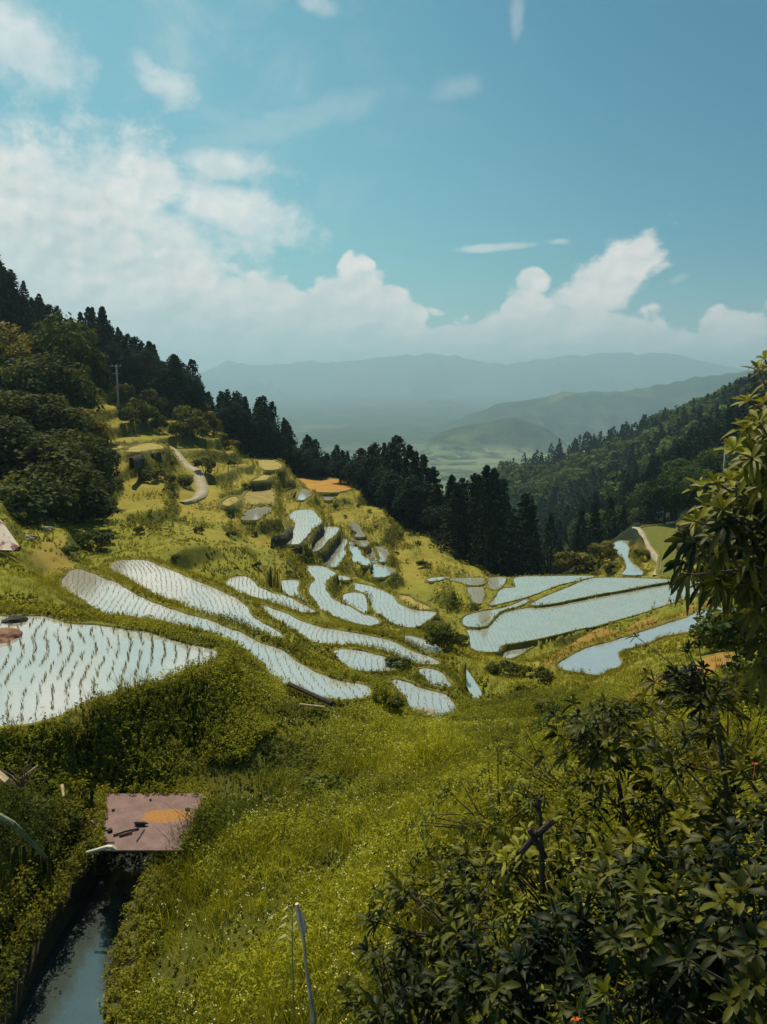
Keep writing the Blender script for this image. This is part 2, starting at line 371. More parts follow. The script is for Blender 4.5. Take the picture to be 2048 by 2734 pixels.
AZ = np.radians(np.concatenate([np.linspace(-64, -31.2, 60), np.linspace(-31, 31, 620), np.linspace(31.2, 64, 60)]))
RMIN, RMAX = 2.2, 640.0
LR = np.linspace(math.log(RMIN), math.log(RMAX), 1150)
NA, NR = len(AZ), len(LR)
GR = np.exp(LR)[:, None]; GX = GR * np.sin(AZ)[None, :]; GY = GR * np.cos(AZ)[None, :]
JX = np.arange(NA)
def cell(x, y):
    az = np.arctan2(x, y); r = np.log(np.hypot(x, y))
    j = np.interp(az, AZ, JX); i = (r - LR[0]) / (LR[1] - LR[0])
    return i, j
acc = np.zeros((NR, NA)); cnt = np.zeros((NR, NA))
lock = np.zeros((NR, NA), bool)
def constrain(x, y, z):
    i, j = cell(np.asarray(x), np.asarray(y)); i = np.round(i).astype(int); j = np.round(j).astype(int)
    ok = (i >= 0) & (i < NR) & (j >= 0) & (j < NA)
    i, j, z = i[ok], j[ok], np.asarray(z)[ok]
    np.add.at(acc, (i, j), z); np.add.at(cnt, (i, j), 1)

def dense_line(P, n=60):
    out = []
    for a, b in zip(P[:-1], P[1:]):
        t = np.linspace(0, 1, n)[:, None]; out.append(np.array(a) * (1 - t) + np.array(b) * t)
    return np.concatenate(out)
for zone, mode, pts in GUIDE:
    P = [at_h(zone, x, y, v) if mode == 'h' else at_d(zone, x, y, v) for x, y, v in pts]
    D = dense_line(P); constrain(D[:, 0], D[:, 1], D[:, 2])
for row in FLOOR:
    P = [((X - 1024) / F / CT * d, d, CAMZ - h) for X, d, h in row]
    D = dense_line(P); constrain(D[:, 0], D[:, 1], D[:, 2])
constrain(np.array([-2., 0, 2, 4, -4]), np.array([2.5, 2.5, 2.5, 3, 3]), CAMZ - np.array([4.6, 4.0, 3.4, 3.0, 5.2]))

def poly_cells(poly, pad=0.0):
    i, j = cell(poly[:, 0], poly[:, 1])
    i0, i1 = max(0, int(i.min()) - 1), min(NR, int(i.max()) + 2); j0, j1 = max(0, int(j.min()) - 1), min(NA, int(j.max()) + 2)
    sl = (slice(i0, i1), slice(j0, j1))
    return sl, inside(GX[sl], GY[sl], poly)

def outward(poly):
    t = np.roll(poly[:, :2], -1, 0) - np.roll(poly[:, :2], 1, 0)
    t /= np.linalg.norm(t, axis=1)[:, None] + 1e-9
    area = np.sum(poly[:, 0] * np.roll(poly[:, 1], -1) - np.roll(poly[:, 0], -1) * poly[:, 1])
    n = np.stack([t[:, 1], -t[:, 0]], 1)
    return n if area > 0 else -n

POLY = {}
for name, zone, h, raz, kind, pts in PADDIES:
    P = np.array([at_h(zone, x, y, h) for x, y in pts]); d = P[:, 1].mean()
    q_ = smooth_poly(P, d * .006); q_[:, :2] += outward(q_) * (.32 if name == 'Q1' else .10 if d < 40 or kind == 'dense' else .22) * (name != 'P1'); jj = fbm(q_[:, 0] + 3, q_[:, 1], 1.1 if d < 40 else 2.0, 3)[:, None]; q_[:, :2] += outward(q_) * jj * (.13 if d < 40 else (.10 if kind == 'dense' else .28)); POLY[name] = (q_, h, raz, kind)
FPOLY = []
def unit2(v): return v / (np.linalg.norm(v, axis=1, keepdims=True) + 1e-9)
for zone, h, look, pts in FIELDS:
    P = np.array([at_h(zone, x, y, h) for x, y in pts]); q_ = smooth_poly(P, P[:, 1].mean() * .008); j_ = fbm(q_[:, 0], q_[:, 1], 1.6, 3)[:, None] * (.55 if h < 16 and look != 'orange' else .15); c_ = q_.mean(0); q_[:, :2] += unit2(q_[:, :2] - c_[:2]) * j_; FPOLY.append((q_, h, look))
inmask = np.zeros((NR, NA), bool)
fix = np.full((NR, NA), np.nan)
allp = [(p, h) for p, h, a, k in POLY.values()] + [(p, h) for p, h, l in FPOLY]
for p, h in allp:      # rims first, then interiors overrule
    n = outward(p); w = .35 if p[:, 1].mean() < 35 else .5
    for off in (.08, w * .5, w):
        q = p[:, :2] + n * off
        i, j = cell(q[:, 0], q[:, 1]); i = np.clip(np.round(i).astype(int), 0, NR - 1); j = np.clip(np.round(j).astype(int), 0, NA - 1)
        z = CAMZ - h + (.0 if off < .3 else .0)
        cur = fix[i, j]; fix[i, j] = np.where(np.isnan(cur), z, np.minimum(cur, z))
for p, h in allp:
    sl, m = poly_cells(p); sub = fix[sl]; sub[m] = CAMZ - h - .22; fix[sl] = sub; inmask[sl] |= m
# the concrete irrigation channel in the foreground
CH_H = 7.6
RIM = smooth_poly(np.array([at_h('5', x, y, CH_H) for x, y in [(768,40),(764,120),(760,190),(755,250),(750,300),(738,350),(715,400),(690,445),(650,510),(610,590),(560,680),(520,780),(490,880),(470,960),(452,1060),(445,1188),(442,1350),(450,1600)]]), .12, False)
tn = np.gradient(RIM[:, :2], axis=0); tn /= np.linalg.norm(tn, axis=1)[:, None]
CN = np.stack([tn[:, 1], -tn[:, 0]], 1)
if CN[:, 0].mean() > 0: CN = -CN           # towards the far (left) wall
CW = 1.35
chm = np.zeros((NR, NA), bool)
for s in np.linspace(-.1, CW + .12, 50):
    q = RIM[:, :2] + CN * s; q2 = (q[1:] + q[:-1]) / 2; q = np.concatenate([q, q2])
    i, j = cell(q[:, 0], q[:, 1]); i = np.round(i).astype(int); j = np.round(j).astype(int)
    ok = (i >= 0) & (i < NR) & (j >= 0) & (j < NA); chm[i[ok], j[ok]] = True
for s, zz in ((-.45, CAMZ - CH_H - .08), (-.3, CAMZ - CH_H - .08), (CW + .5, CAMZ - 7.3), (CW + .3, CAMZ - 7.8)):
    q = RIM[:, :2] + CN * s
    i, j = cell(q[:, 0], q[:, 1]); i = np.round(i).astype(int); j = np.round(j).astype(int)
    ok = (i >= 0) & (i < NR) & (j >= 0) & (j < NA); fix[i[ok], j[ok]] = zz
cp = np.concatenate([RIM[:, :2] - CN * .1, (RIM[:, :2] + CN * (CW + .12))[::-1]]); sl, m = poly_cells(np.column_stack([cp, np.zeros(len(cp))])); chm[sl] |= m; chm &= GY < 13.15
fix[chm] = CAMZ - CH_H - 1.5
# second channel strip further down
CH2 = np.array([at_h('3', x, y, 11.5) for x, y in [(333,706),(362,712),(402,770),(430,820),(457,872),(450,886),(420,889),(395,850),(360,780)]])
sl, m = poly_cells(CH2); sub = fix[sl]; sub[m] = CAMZ - 11.5 - .3; fix[sl] = sub; inmask[sl] |= m
mask = ~np.isnan(fix) | (cnt > 0)
val = np.where(~np.isnan(fix), fix, acc / np.maximum(cnt, 1))

def solve(mask, val, level=0):
    if min(mask.shape) > 24:
        a, b = mask.shape; A, B = (a + 1) // 2, (b + 1) // 2
        mp = np.zeros((A * 2, B * 2)); vp = np.zeros((A * 2, B * 2)); mp[:a, :b] = mask; vp[:a, :b] = np.where(mask, val, 0)
        ms = mp.reshape(A, 2, B, 2).sum((1, 3)); vs = vp.reshape(A, 2, B, 2).sum((1, 3))
        c = solve(ms > 0, vs / np.maximum(ms, 1), level + 1)
        yi = np.clip((np.arange(a) - .5) / 2, 0, A - 1); xi = np.clip((np.arange(b) - .5) / 2, 0, B - 1)
        y0 = np.floor(yi).astype(int); x0 = np.floor(xi).astype(int); y1 = np.minimum(y0 + 1, A - 1); x1 = np.minimum(x0 + 1, B - 1)
        fy = (yi - y0)[:, None]; fx = (xi - x0)[None, :]
        u = (c[y0][:, x0] * (1 - fx) + c[y0][:, x1] * fx) * (1 - fy) + (c[y1][:, x0] * (1 - fx) + c[y1][:, x1] * fx) * fy
        it = 30
    else:
        u = np.full(mask.shape, val[mask].mean()); it = 600
    free = ~mask
    u = np.where(mask, val, u)
    for k in range(it):
        p = np.pad(u, 1, mode='edge')
        v = (p[:-2, 1:-1] + p[2:, 1:-1] + p[1:-1, :-2] + p[1:-1, 2:]) * .25
        u = np.where(free, v, val)
    return u
TZ = solve(mask, val)
hard = (~np.isnan(fix)).astype(float)
def blur(a, n):
    for k in range(n):
        p = np.pad(a, 1, mode='edge'); a = (p[:-2, 1:-1] + p[2:, 1:-1] + p[1:-1, :-2] + p[1:-1, 2:] + 2 * a) / 6
    return a
# soften creases of the guide lines while the paddies stay fixed
hb = blur(hard, 3) > .01
for k in range(3):
    s = blur(TZ, 6); TZ = np.where(hb, TZ, s)
free = 1 - np.clip(blur(hard, 14) * 2.2, 0, 1)
DIST = np.hypot(GX, GY)
n1 = fbm(GX, GY, 14, 4); n2 = fbm(GX + 50, GY + 9, 3.2, 4)
far_w = sstep(38, 55, DIST)
forest_line = np.interp(np.degrees(np.arctan2(GX, GY)), [-30, -26, -21, -16, -11, -6, -2, 2, 6, 7.4, 8, 30], [110, 124, 126, 124, 120, 123, 108, 98, 82, 77, 76, 94])
FOREST = sstep(0, 5, DIST - forest_line)
step = 1.85; tz = (TZ + n1 * 1.6) / step; fr = tz - np.floor(tz)
terr = (np.floor(tz) - .12 + 1.0 * sstep(.66, .96, fr)) * step - n1 * 1.6
TZ = TZ + free * far_w * (1 - FOREST) * np.clip(.85 + .8 * n1, .35, 1.0) * (terr - TZ)
TZ = TZ + free * (n2 * (.16 + .25 * far_w) + n1 * .7 * far_w + FOREST * n1 * 1.5)

def zat(x, y):
    i, j = cell(np.asarray(x, float), np.asarray(y, float)); i = np.clip(i, 0, NR - 1.001); j = np.clip(j, 0, NA - 1.001)
    a = i.astype(int); b = j.astype(int); f = i - a; g = j - b
    return (TZ[a, b] * (1 - g) + TZ[a, b + 1] * g) * (1 - f) + (TZ[a + 1, b] * (1 - g) + TZ[a + 1, b + 1] * g) * f
def grid_val(G, x, y):
    i, j = cell(np.asarray(x, float), np.asarray(y, float)); i = np.clip(np.round(i), 0, NR - 1).astype(int); j = np.clip(np.round(j), 0, NA - 1).astype(int)
    return G[i, j]
def hit(zone, x, y, tmin=3, tmax=600):
    dx, dy, dz = ray(zone, x, y)
    t = np.exp(np.linspace(math.log(tmin), math.log(tmax), 6000))
    zz = CAMZ + dz * t - zat(dx * t, dy * t)
    k = np.argmax(zz < 0) if (zz < 0).any() else len(t) - 1
    return Vector((dx * t[k], dy * t[k], float(zat(dx * t[k], dy * t[k]))))

# surface kinds on the ground: soil, dry straw, forest litter
SOIL = np.zeros((NR, NA))
def patch(zone, pts, hd, amount=1.0, G=None, mode='d'):
    P = np.array([at_d(zone, x, y, hd) for x, y in pts]) if mode == 'd' else np.array([at_h(zone, x, y, hd) for x, y in pts])
    return P
def paint(zone, pts, G, v=1.0):
    P = np.array([list(hit(zone, x, y)) for x, y in pts])
    sl, m = poly_cells(P); sub = G[sl]; sub[m] = v; G[sl] = sub
paint('3', [(1020,830),(1160,740),(1330,690),(1500,600),(1520,660),(1330,760),(1300,830),(1150,880),(1050,890)], SOIL)
paint('B', [(300,760),(420,600),(700,560),(760,700),(840,900),(700,1060),(560,1000),(420,900)], SOIL, .5)
paint('3', [(690,680),(800,600),(1000,540),(1200,490),(1400,420),(1430,440),(1200,520),(1000,580),(850,640),(780,690),(740,720)], SOIL, .9)
SOIL = blur(SOIL, 4)
LITTER = sstep(30, 17, DIST)
idx = np.arange(NR * NA).reshape(NR, NA)
quads = np.stack([idx[:-1, :-1], idx[:-1, 1:], idx[1:, 1:], idx[1:, :-1]], -1).reshape(-1, 4)
# ---------------------------------------------------------------- ground
m_ground, g, out = material('hillside_ground')
geo = g.node('ShaderNodeNewGeometry'); pos = geo.outputs['Position']
sp = g.node('ShaderNodeSeparateXYZ'); g.L.new(geo.outputs['Normal'], sp.inputs[0])
n1_ = g.noise(pos, .09, 5, .6); n2_ = g.noise(pos, .55, 6, .65); n3_ = g.noise(pos, 3.5, 5, .7); n4_ = g.noise(pos, 14, 3, .7)
sx_ = g.node('ShaderNodeSeparateXYZ'); g.L.new(pos, sx_.inputs[0])
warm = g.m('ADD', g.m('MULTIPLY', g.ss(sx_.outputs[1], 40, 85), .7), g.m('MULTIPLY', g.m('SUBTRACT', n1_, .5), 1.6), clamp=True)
c = g.mix(g.ss(n2_, .30, .72), g.mix(warm, (.115, .130, .018), (.195, .165, .030)), g.mix(warm, (.185, .185, .026), (.285, .228, .045)))
c = g.mix(g.m('MULTIPLY', g.ss(n1_, .50, .66), .35), c, (.28, .215, .040))
c = g.mix(g.m('MULTIPLY', g.m('MULTIPLY', g.ss(n3_, .52, .70), g.ss(n1_, .60, .40)), .12), c, (.055, .072, .012))
c = g.mix(g.m('MULTIPLY', g.ss(n4_, .5, .75), .2), c, (.26, .22, .035))
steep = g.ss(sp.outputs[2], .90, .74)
c = g.mix(g.m('MULTIPLY', steep, .75), c, g.mix(g.ss(n3_, .4, .65), (.055, .068, .014), (.12, .12, .020)))  # dark brush tone on steep faces, painting in their shade
soil = g.mix(g.ss(n3_, .35, .65), (.27, .13, .040), (.20, .15, .035))
c = g.mix(g.m('MULTIPLY', g.attr('soil'), g.ss(n2_, .25, .5)), c, soil)
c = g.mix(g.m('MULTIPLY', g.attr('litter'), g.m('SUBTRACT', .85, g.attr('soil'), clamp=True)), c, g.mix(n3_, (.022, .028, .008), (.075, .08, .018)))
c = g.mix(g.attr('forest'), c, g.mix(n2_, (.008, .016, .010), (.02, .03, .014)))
bh = g.m('ADD', g.m('MULTIPLY', n3_, .6), g.m('MULTIPLY', n4_, .4))
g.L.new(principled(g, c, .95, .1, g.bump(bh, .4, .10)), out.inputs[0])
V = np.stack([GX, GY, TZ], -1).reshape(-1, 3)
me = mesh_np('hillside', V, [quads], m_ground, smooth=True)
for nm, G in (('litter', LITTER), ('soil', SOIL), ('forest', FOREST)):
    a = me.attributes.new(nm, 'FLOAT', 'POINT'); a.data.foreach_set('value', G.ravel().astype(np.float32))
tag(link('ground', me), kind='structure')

# ---------------------------------------------------------------- water, seedlings, bunds
def water_mat(name, mud, refl, tint=(1, 1, 1), rough=.06, patch_amt=0):
    m, g, out = material(name)
    geo = g.node('ShaderNodeNewGeometry'); pos = geo.outputs['Position']
    n = g.noise(pos, .8, 4); nf = g.noise(pos, 9, 3)
    d = g.node('ShaderNodeBsdfDiffuse'); g.put(d.inputs[0], g.mix(n, tuple(v * .6 for v in mud), mud))
    gl = g.node('ShaderNodeBsdfGlossy'); gl.inputs['Roughness'].default_value = rough
    g.put(gl.inputs['Color'], tint); g.put(gl.inputs['Normal'], g.bump(nf, .06, .02))
    mx = g.node('ShaderNodeMixShader'); g.put(mx.inputs[0], g.m('ADD', refl - .08, g.m('MULTIPLY', n, .16)))
    g.L.new(d.outputs[0], mx.inputs[1]); g.L.new(gl.outputs[0], mx.inputs[2]); g.L.new(mx.outputs[0], out.inputs[0])
    return m
m_water = water_mat('flooded_paddy', (.50, .48, .43), .54, (1, .96, .92))
m_bare = water_mat('open_paddy_water', (.52, .51, .46), .66, (1, .97, .94))
m_dense = water_mat('planted_paddy_water', (.44, .46, .39), .52, (.98, .97, .93))
m_canal = water_mat('channel_water', (.045, .056, .056), .14, (.6, .85, 1), .12)
def flat_mesh(name, p, z, mat):
    bm = bmesh.new(); vs = [bm.verts.new((x, y, z)) for x, y in p[:, :2]]
    f = bm.faces.new(vs); bmesh.ops.triangulate(bm, faces=[f]); bmesh.ops.recalc_face_normals(bm, faces=bm.faces)
    if bm.faces and bm.faces[:][0].normal.z < 0: bmesh.ops.reverse_faces(bm, faces=bm.faces)
    me = bpy.data.meshes.new(name); bm.to_mesh(me); bm.free(); me.materials.append(mat)
    return me
WL = {'water': m_water, 'bare': m_bare, 'dense': m_dense}
m_bund = plain('mud_bund', (.07, .075, .014), (.17, .155, .022), 1.5, .95, .9, .06)
def ring(p, z, w, top, name, inner_drop=.3, depth=.5):
    """a low earth bank round a paddy"""
    n = outward(p); N = len(p); jit = fbm(p[:, 0] * 3, p[:, 1] * 3, 1.3, 3)
    prof = [(-.04, -inner_drop, 0), (.02, top * .75, 0), (w * .35, top, 1), (w * .8, top * .9, 1), (w * 1.2, -depth, 0)]
    V = []; 
    for off, dz, j in prof:
        o = off + jit * .05 * (1 if off > 0 else 0)
        V.append(np.column_stack([p[:, 0] + n[:, 0] * o, p[:, 1] + n[:, 1] * o, np.full(N, z + dz) + (jit * .05 + .0) * j]))
    V = np.concatenate(V); a = np.arange(N); b = (a + 1) % N; Fs = []
    for k in range(len(prof) - 1):
        q = np.stack([a + k * N, b + k * N, b + (k + 1) * N, a + (k + 1) * N], -1); Fs.append(q)
    return mesh_np(name, V, [np.concatenate(Fs)], m_bund, smooth=True)
SEEDP = []
for name, (p, h, raz, kind) in POLY.items():
    z = CAMZ - h
    tag(link('paddy_water', flat_mesh('paddy_water', p, z, WL[kind])), kind='structure')
    far = p[:, 1].mean()
    w = {'P1': .26}.get(name, .18 if far < 40 else .2)
    tag(link('paddy_bund', ring(p, z, w, .03 if far < 40 else .05, 'paddy_bund')), kind='structure')
    if kind == 'bare': continue
    # rows of seedlings
    a = math.radians(raz); u = np.array([math.sin(a), math.cos(a)]); v = np.array([u[1], -u[0]])
    rs, ps = (.265, .09) if name == 'P1' else ((.23, .16) if far < 48 else (.30, .25))
    c0 = p[:, :2].mean(0); q = p[:, :2] - c0
    su, sv = q @ u, q @ v
    U, W = np.meshgrid(np.arange(su.min(), su.max(), ps), np.arange(sv.min(), sv.max(), rs))
    U = U + rng.normal(0, ps * .18, U.shape); bend = .22 * np.sin(U * .45 + W * .15) + .25 * fbm(U * 1.0, W * .35, 2.6, 3) * (1 if name == 'P1' else .8)
    W = W + bend + rng.normal(0, .02, U.shape)
    pts = c0 + U.reshape(-1, 1) * u + W.reshape(-1, 1) * v
    shrink = p[:, :2] - outward(p) * .12
    ok = inside(pts[:, 0], pts[:, 1], shrink) & (np.abs(np.arctan2(pts[:, 0], pts[:, 1])) < .62) & (fbm(pts[:, 0] * 1.6, pts[:, 1] * .8, .55, 2) + rng.normal(0, .25, len(pts)) > (-.25 if name == 'P1' else -.6))
    pts = pts[ok]
    SEEDP.append(np.column_stack([pts, np.full(len(pts), z), np.full(len(pts), 1.0 if name == 'P1' else (.75 if far < 48 else .68))]))
m_seed = foliage('seedling', (.075, .09, .02), (.19, .20, .045), .25, .6)
S = np.concatenate(SEEDP); n = len(S)
nb = 5
base = np.repeat(S, nb, 0); ang = rng.random(len(base)) * 6.283; sz = base[:, 3] * rng.uniform(.055, .12, len(base))
lean = rng.uniform(.15, .6, len(base)); wd = .0065 * base[:, 3] * np.where(base[:, 1] > 40, 1.6, 1.0)
cx, sx = np.cos(ang), np.sin(ang)
A0 = np.column_stack([base[:, 0] - sx * wd + cx * .012, base[:, 1] + cx * wd + sx * .012, base[:, 2] - .01])
A1 = np.column_stack([base[:, 0] + sx * wd + cx * .012, base[:, 1] - cx * wd + sx * .012, base[:, 2] - .01])
A2 = np.column_stack([base[:, 0] + cx * sz * lean, base[:, 1] + sx * sz * lean, base[:, 2] + sz])
V = np.stack([A0, A1, A2], 1).reshape(-1, 3)
me = mesh_np('rice_seedlings', V, [np.arange(len(V)).reshape(-1, 3)], m_seed, np.repeat(rng.random(len(base)), 3))
tag(link('rice_seedlings', me), 'rows of young rice seedlings standing in the flooded paddies', 'rice', kind='stuff')

LOOK = {'orange': plain('straw_field', (.26, .13, .022), (.36, .20, .035), .5, .95, .5, .05),
        'stubble': plain('stubble_field', (.16, .12, .035), (.26, .21, .06), 1.2, .95, .6, .05),
        'pale': plain('pale_mud_field', (.20, .16, .035), (.30, .235, .06), 1.0, .9, .4, .03),
        'green': plain('young_crop_field', (.085, .10, .010), (.13, .135, .014), 2.5, .95, .9, .1)}
for p, h, look in FPOLY:
    tag(link('terrace_field', flat_mesh('terrace_field', p, CAMZ - h, LOOK[look])), kind='structure')
    tag(link('field_bund', ring(p, CAMZ - h, .4, .14, 'field_bund')), kind='structure')
# channel two
tag(link('channel_water', flat_mesh('channel_water', smooth_poly(CH2, .3), CAMZ - 11.5, m_dense)), kind='structure')
# ---------------------------------------------------------------- foreground irrigation channel
m_conc = plain('mossy_concrete', (.03, .028, .016), (.085, .07, .038), 2.2, .95, .6, .03)
zc = CAMZ - CH_H
def sweep(offs, name, mat, zfun=None):
    N = len(RIM); V = []
    for o, dz in offs:
        q = RIM[:, :2] + CN * o
        V.append(np.column_stack([q, np.full(N, zc + dz) + fbm(q[:, 0], q[:, 1], .5, 2) * .008]))
    V = np.concatenate(V); a = np.arange(N - 1)
    Fs = np.concatenate([np.stack([a + k * N, a + 1 + k * N, a + 1 + (k + 1) * N, a + (k + 1) * N], -1) for k in range(len(offs) - 1)])
    return mesh_np(name, V, [Fs], mat)
tag(link('channel_wall', sweep([(-.30, -.6), (-.30, .0), (0, .0), (0, -1.45)], 'channel_wall', m_conc)), kind='structure')
tag(link('channel_wall', sweep([(CW, -1.45), (CW, -.30), (CW + .2, -.30), (CW + .2, -.9)], 'channel_wall', m_conc)), kind='structure')
tag(link('channel_bed', sweep([(0, -1.3), (CW, -1.3)], 'channel_bed', m_conc)), kind='structure')
tag(link('channel_water', sweep([(0.002, -.92), (CW - .002, -.92)], 'channel_water', m_canal)), kind='structure')

# ---------------------------------------------------------------- farm paths draped on the slope
m_path = plain('pale_concrete_path', (.24, .21, .15), (.34, .30, .22), 1.5, .9, .3, .02)
def drape_path(pts3, w, name='farm_path'):
    P = smooth_poly(np.array([[p[0], p[1]] for p in pts3]), .8, False)
    t = np.gradient(P, axis=0); t /= np.linalg.norm(t, axis=1)[:, None]; nn = np.stack([-t[:, 1], t[:, 0]], 1)
    ww = np.interp(np.linspace(0, 1, len(P)), np.linspace(0, 1, len(w)), w)
    zc_ = np.max([zat(P[:, 0] + nn[:, 0] * s * ww, P[:, 1] + nn[:, 1] * s * ww) for s in (-.5, 0, .5)], 0)
    k = np.ones(5) / 5; zc_ = np.convolve(np.pad(zc_, 2, 'edge'), k, 'valid') + .12
    V = []; N = len(P)
    for s, dz in ((-.5, -1.0), (-.5, 0), (.5, 0), (.5, -1.0)):
        V.append(np.column_stack([P + nn * (s * ww)[:, None], zc_ + dz]))
    V = np.concatenate(V); a = np.arange(N - 1)
    Fs = np.concatenate([np.stack([a + k_ * N, a + (k_ + 1) * N, a + 1 + (k_ + 1) * N, a + 1 + k_ * N], -1) for k_ in range(3)])
    tag(link(name, mesh_np(name, V, [Fs], m_path)), kind='structure')
    for s in np.linspace(-.7, .7, 9):
        i, j = cell(P[:, 0] + nn[:, 0] * s * ww, P[:, 1] + nn[:, 1] * s * ww); chm[np.clip(np.round(i).astype(int), 0, NR - 1), np.clip(np.round(j).astype(int), 0, NA - 1)] = True
drape_path([at_d('1', x, y, d) for x, y, d in [(785,1250,78),(840,1238,80),(872,1210,84),(868,1165,88),(842,1115,93),(800,1075,97),(757,1045,101),(725,1000,104)]], [.6, 1.25, 1.3, 1.1, 1.0, .8])
drape_path([at_h('3', x, y, h) for x, y, h in [(1090,108,17.0),(1118,150,16.9),(1165,195,16.9),(1188,225,16.9),(1188,262,16.9),(1176,300,16.9)]], [.9, .55, .45, .5])

# ---------------------------------------------------------------- the far valley and mountains
FAZ = np.radians(np.linspace(-75, 75, 760)); FR = np.exp(np.linspace(math.log(560), math.log(14500), 420))
FX = FR[:, None] * np.sin(FAZ); FY = FR[:, None] * np.cos(FAZ)
pc = 1024 + np.tan(np.clip(FAZ, -1.2, 1.2)) * F * CT     # photo column of each azimuth
def ridge(cols, rows, d, soft, wig):
    el = (1040 - np.interp(pc, cols, rows)) / F / CT ** 2 / 1.0
    zr = el * d / np.cos(FAZ) * np.cos(FAZ)
    return zr
base_h = -190.0
fz = np.full(FX.shape, base_h)
fz = np.maximum(fz, -165 - (FY - 600) * .05); fz += np.clip(FY - 3300, 0, 6000) * .028
fn = .12 - 2.2 * np.abs(fbm(FX * 1.3, FY * .6, 1300, 5, .5)); fs = .12 - 2.0 * np.abs(fbm(FX * 1.25, FY * .7, 420, 5, .55))
def add_ridge(cols, rows, d, wf, wb, rough):
    global fz
    zr = ridge(cols, rows, d, 0, 0)[None, :]
    t = np.where(FY < d, (d - FY) / wf, (FY - d) / wb); prof = 1 - np.clip(t, 0, 1)
    prof = prof ** 1.25
    h_ = base_h + (zr - base_h) * prof
    side = np.clip(t * 3.5, 0, 1) * np.clip(prof * 4, 0, 1)
    h_ = h_ + side * (rough * fn + rough * .65 * fs) + (np.clip(prof * 5, 0, 1)) * fs * rough * .09
    fz = np.maximum(fz, h_)
add_ridge([900,1024,1117,1220,1333,1400,1481,1580,1640,1704,1827,2007,2300], [1235,1200,1160,1115,1072,1062,1047,1036,1040,1028,1004,985,960], 3600, 1500, 1500, 130)
add_ridge([1000,1100,1180,1228,1302,1370,1456,1490,1560], [1240,1195,1146,1132,1117,1108,1140,1165,1225], 2500, 620, 700, 40)
add_ridge([500,700,900,1024,1150,1270,1380,1500], [1075,1090,1105,1092,1062,1075,1100,1150], 6000, 1600, 1500, 170)
add_ridge([0,300,480,550,620,680,720,760,800,860,930,1024,1086,1150,1209,1280,1352,1430,1500,1580,1680,1766,1830,1890,1960,2100,2400], [1020,1015,1002,989,966,974,979,968,964,967,958,955,949,947,952,963,973,960,951,945,944,948,960,976,984,990,960], 9500, 3300, 3000, 330)
fz += (fz < base_h + 22) * fs * 4
ix = np.arange(FX.size).reshape(FX.shape)
fq = np.stack([ix[:-1, :-1], ix[:-1, 1:], ix[1:, 1:], ix[1:, :-1]], -1).reshape(-1, 4)
m_far, g, out = material('wooded_hills')
geo = g.node('ShaderNodeNewGeometry'); pos = geo.outputs['Position']
sp = g.node('ShaderNodeSeparateXYZ'); g.L.new(pos, sp.inputs[0])
a = g.noise(pos, .012, 6, .7); b = g.noise(pos, .0035, 4, .6); c3 = g.node('ShaderNodeTexVoronoi'); g.put(c3.inputs['Vector'], pos); c3.inputs['Scale'].default_value = .011
c = g.mix(g.ss(a, .35, .65), (.016, .03, .018), (.05, .07, .03))
c = g.mix(g.m('MULTIPLY', g.ss(b, .56, .66), .7), c, (.14, .14, .06))
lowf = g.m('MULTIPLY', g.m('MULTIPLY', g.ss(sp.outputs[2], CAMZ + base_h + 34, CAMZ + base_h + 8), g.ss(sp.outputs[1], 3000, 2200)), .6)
fld = g.mix(g.ss(c3.outputs[1], .3, .7) if False else g.ss(c3.outputs[0], .2, .6), (.07, .10, .04), (.24, .27, .15))
c = g.mix(g.m('MULTIPLY', lowf, g.ss(a, .38, .5)), c, fld)
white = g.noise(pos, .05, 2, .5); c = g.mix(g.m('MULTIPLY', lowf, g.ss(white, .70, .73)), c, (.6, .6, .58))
g.L.new(principled(g, c, 1, 0, g.bump(a, .6, 25)), out.inputs[0])
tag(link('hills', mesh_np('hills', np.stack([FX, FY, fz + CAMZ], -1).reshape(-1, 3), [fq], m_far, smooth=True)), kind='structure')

# ---------------------------------------------------------------- sky, sun, air, camera
SUN_AZ, SUN_EL = math.radians(-24), math.radians(60)     # ahead and to the left
W = bpy.data.worlds.new('World'); SC.world = W; W.use_nodes = True
g = NG(W.node_tree); g.N.clear()
out = g.node('ShaderNodeOutputWorld'); bg = g.node('ShaderNodeBackground')
sky = g.node('ShaderNodeTexSky', sky_type='NISHITA'); sky.sun_disc = False; sky.sun_elevation = SUN_EL; sky.sun_rotation = SUN_AZ
sky.air_density = 1.0; sky.dust_density = 1.6; sky.ozone_density = 2.0; sky.altitude = 200
tc = g.node('ShaderNodeTexCoord'); vec = tc.outputs['Generated']
sv = g.node('ShaderNodeSeparateXYZ'); g.L.new(vec, sv.inputs[0])
az = g.m('ARCTAN2', sv.outputs[0], sv.outputs[1]); el = g.m('ARCSINE', sv.outputs[2])
def azel(X, Y):
    dx, dy, dz = ray('S', X, Y); l = math.sqrt(dx * dx + dy * dy + dz * dz)
    return math.atan2(dx, dy), math.asin(dz / l)
comb = g.node('ShaderNodeCombineXYZ'); g.L.new(az, comb.inputs[0]); g.L.new(g.m('MULTIPLY', el, 1.25), comb.inputs[1])
P3 = comb.outputs[0]
def off(v, d):
    n = g.node('ShaderNodeVectorMath', operation='ADD'); g.L.new(v, n.inputs[0]); n.inputs[1].default_value = d; return n.outputs[0]
nA = g.noise(P3, 9, 5, .56, .0); nB = g.noise(off(P3, (.012, -.016, 0)), 9, 5, .56, .0)
nC = g.noise(P3, 26, 4, .6); nC2 = g.noise(off(P3, (.006, -.009, 0)), 26, 4, .6)
fc = g.node('ShaderNodeFloatCurve')
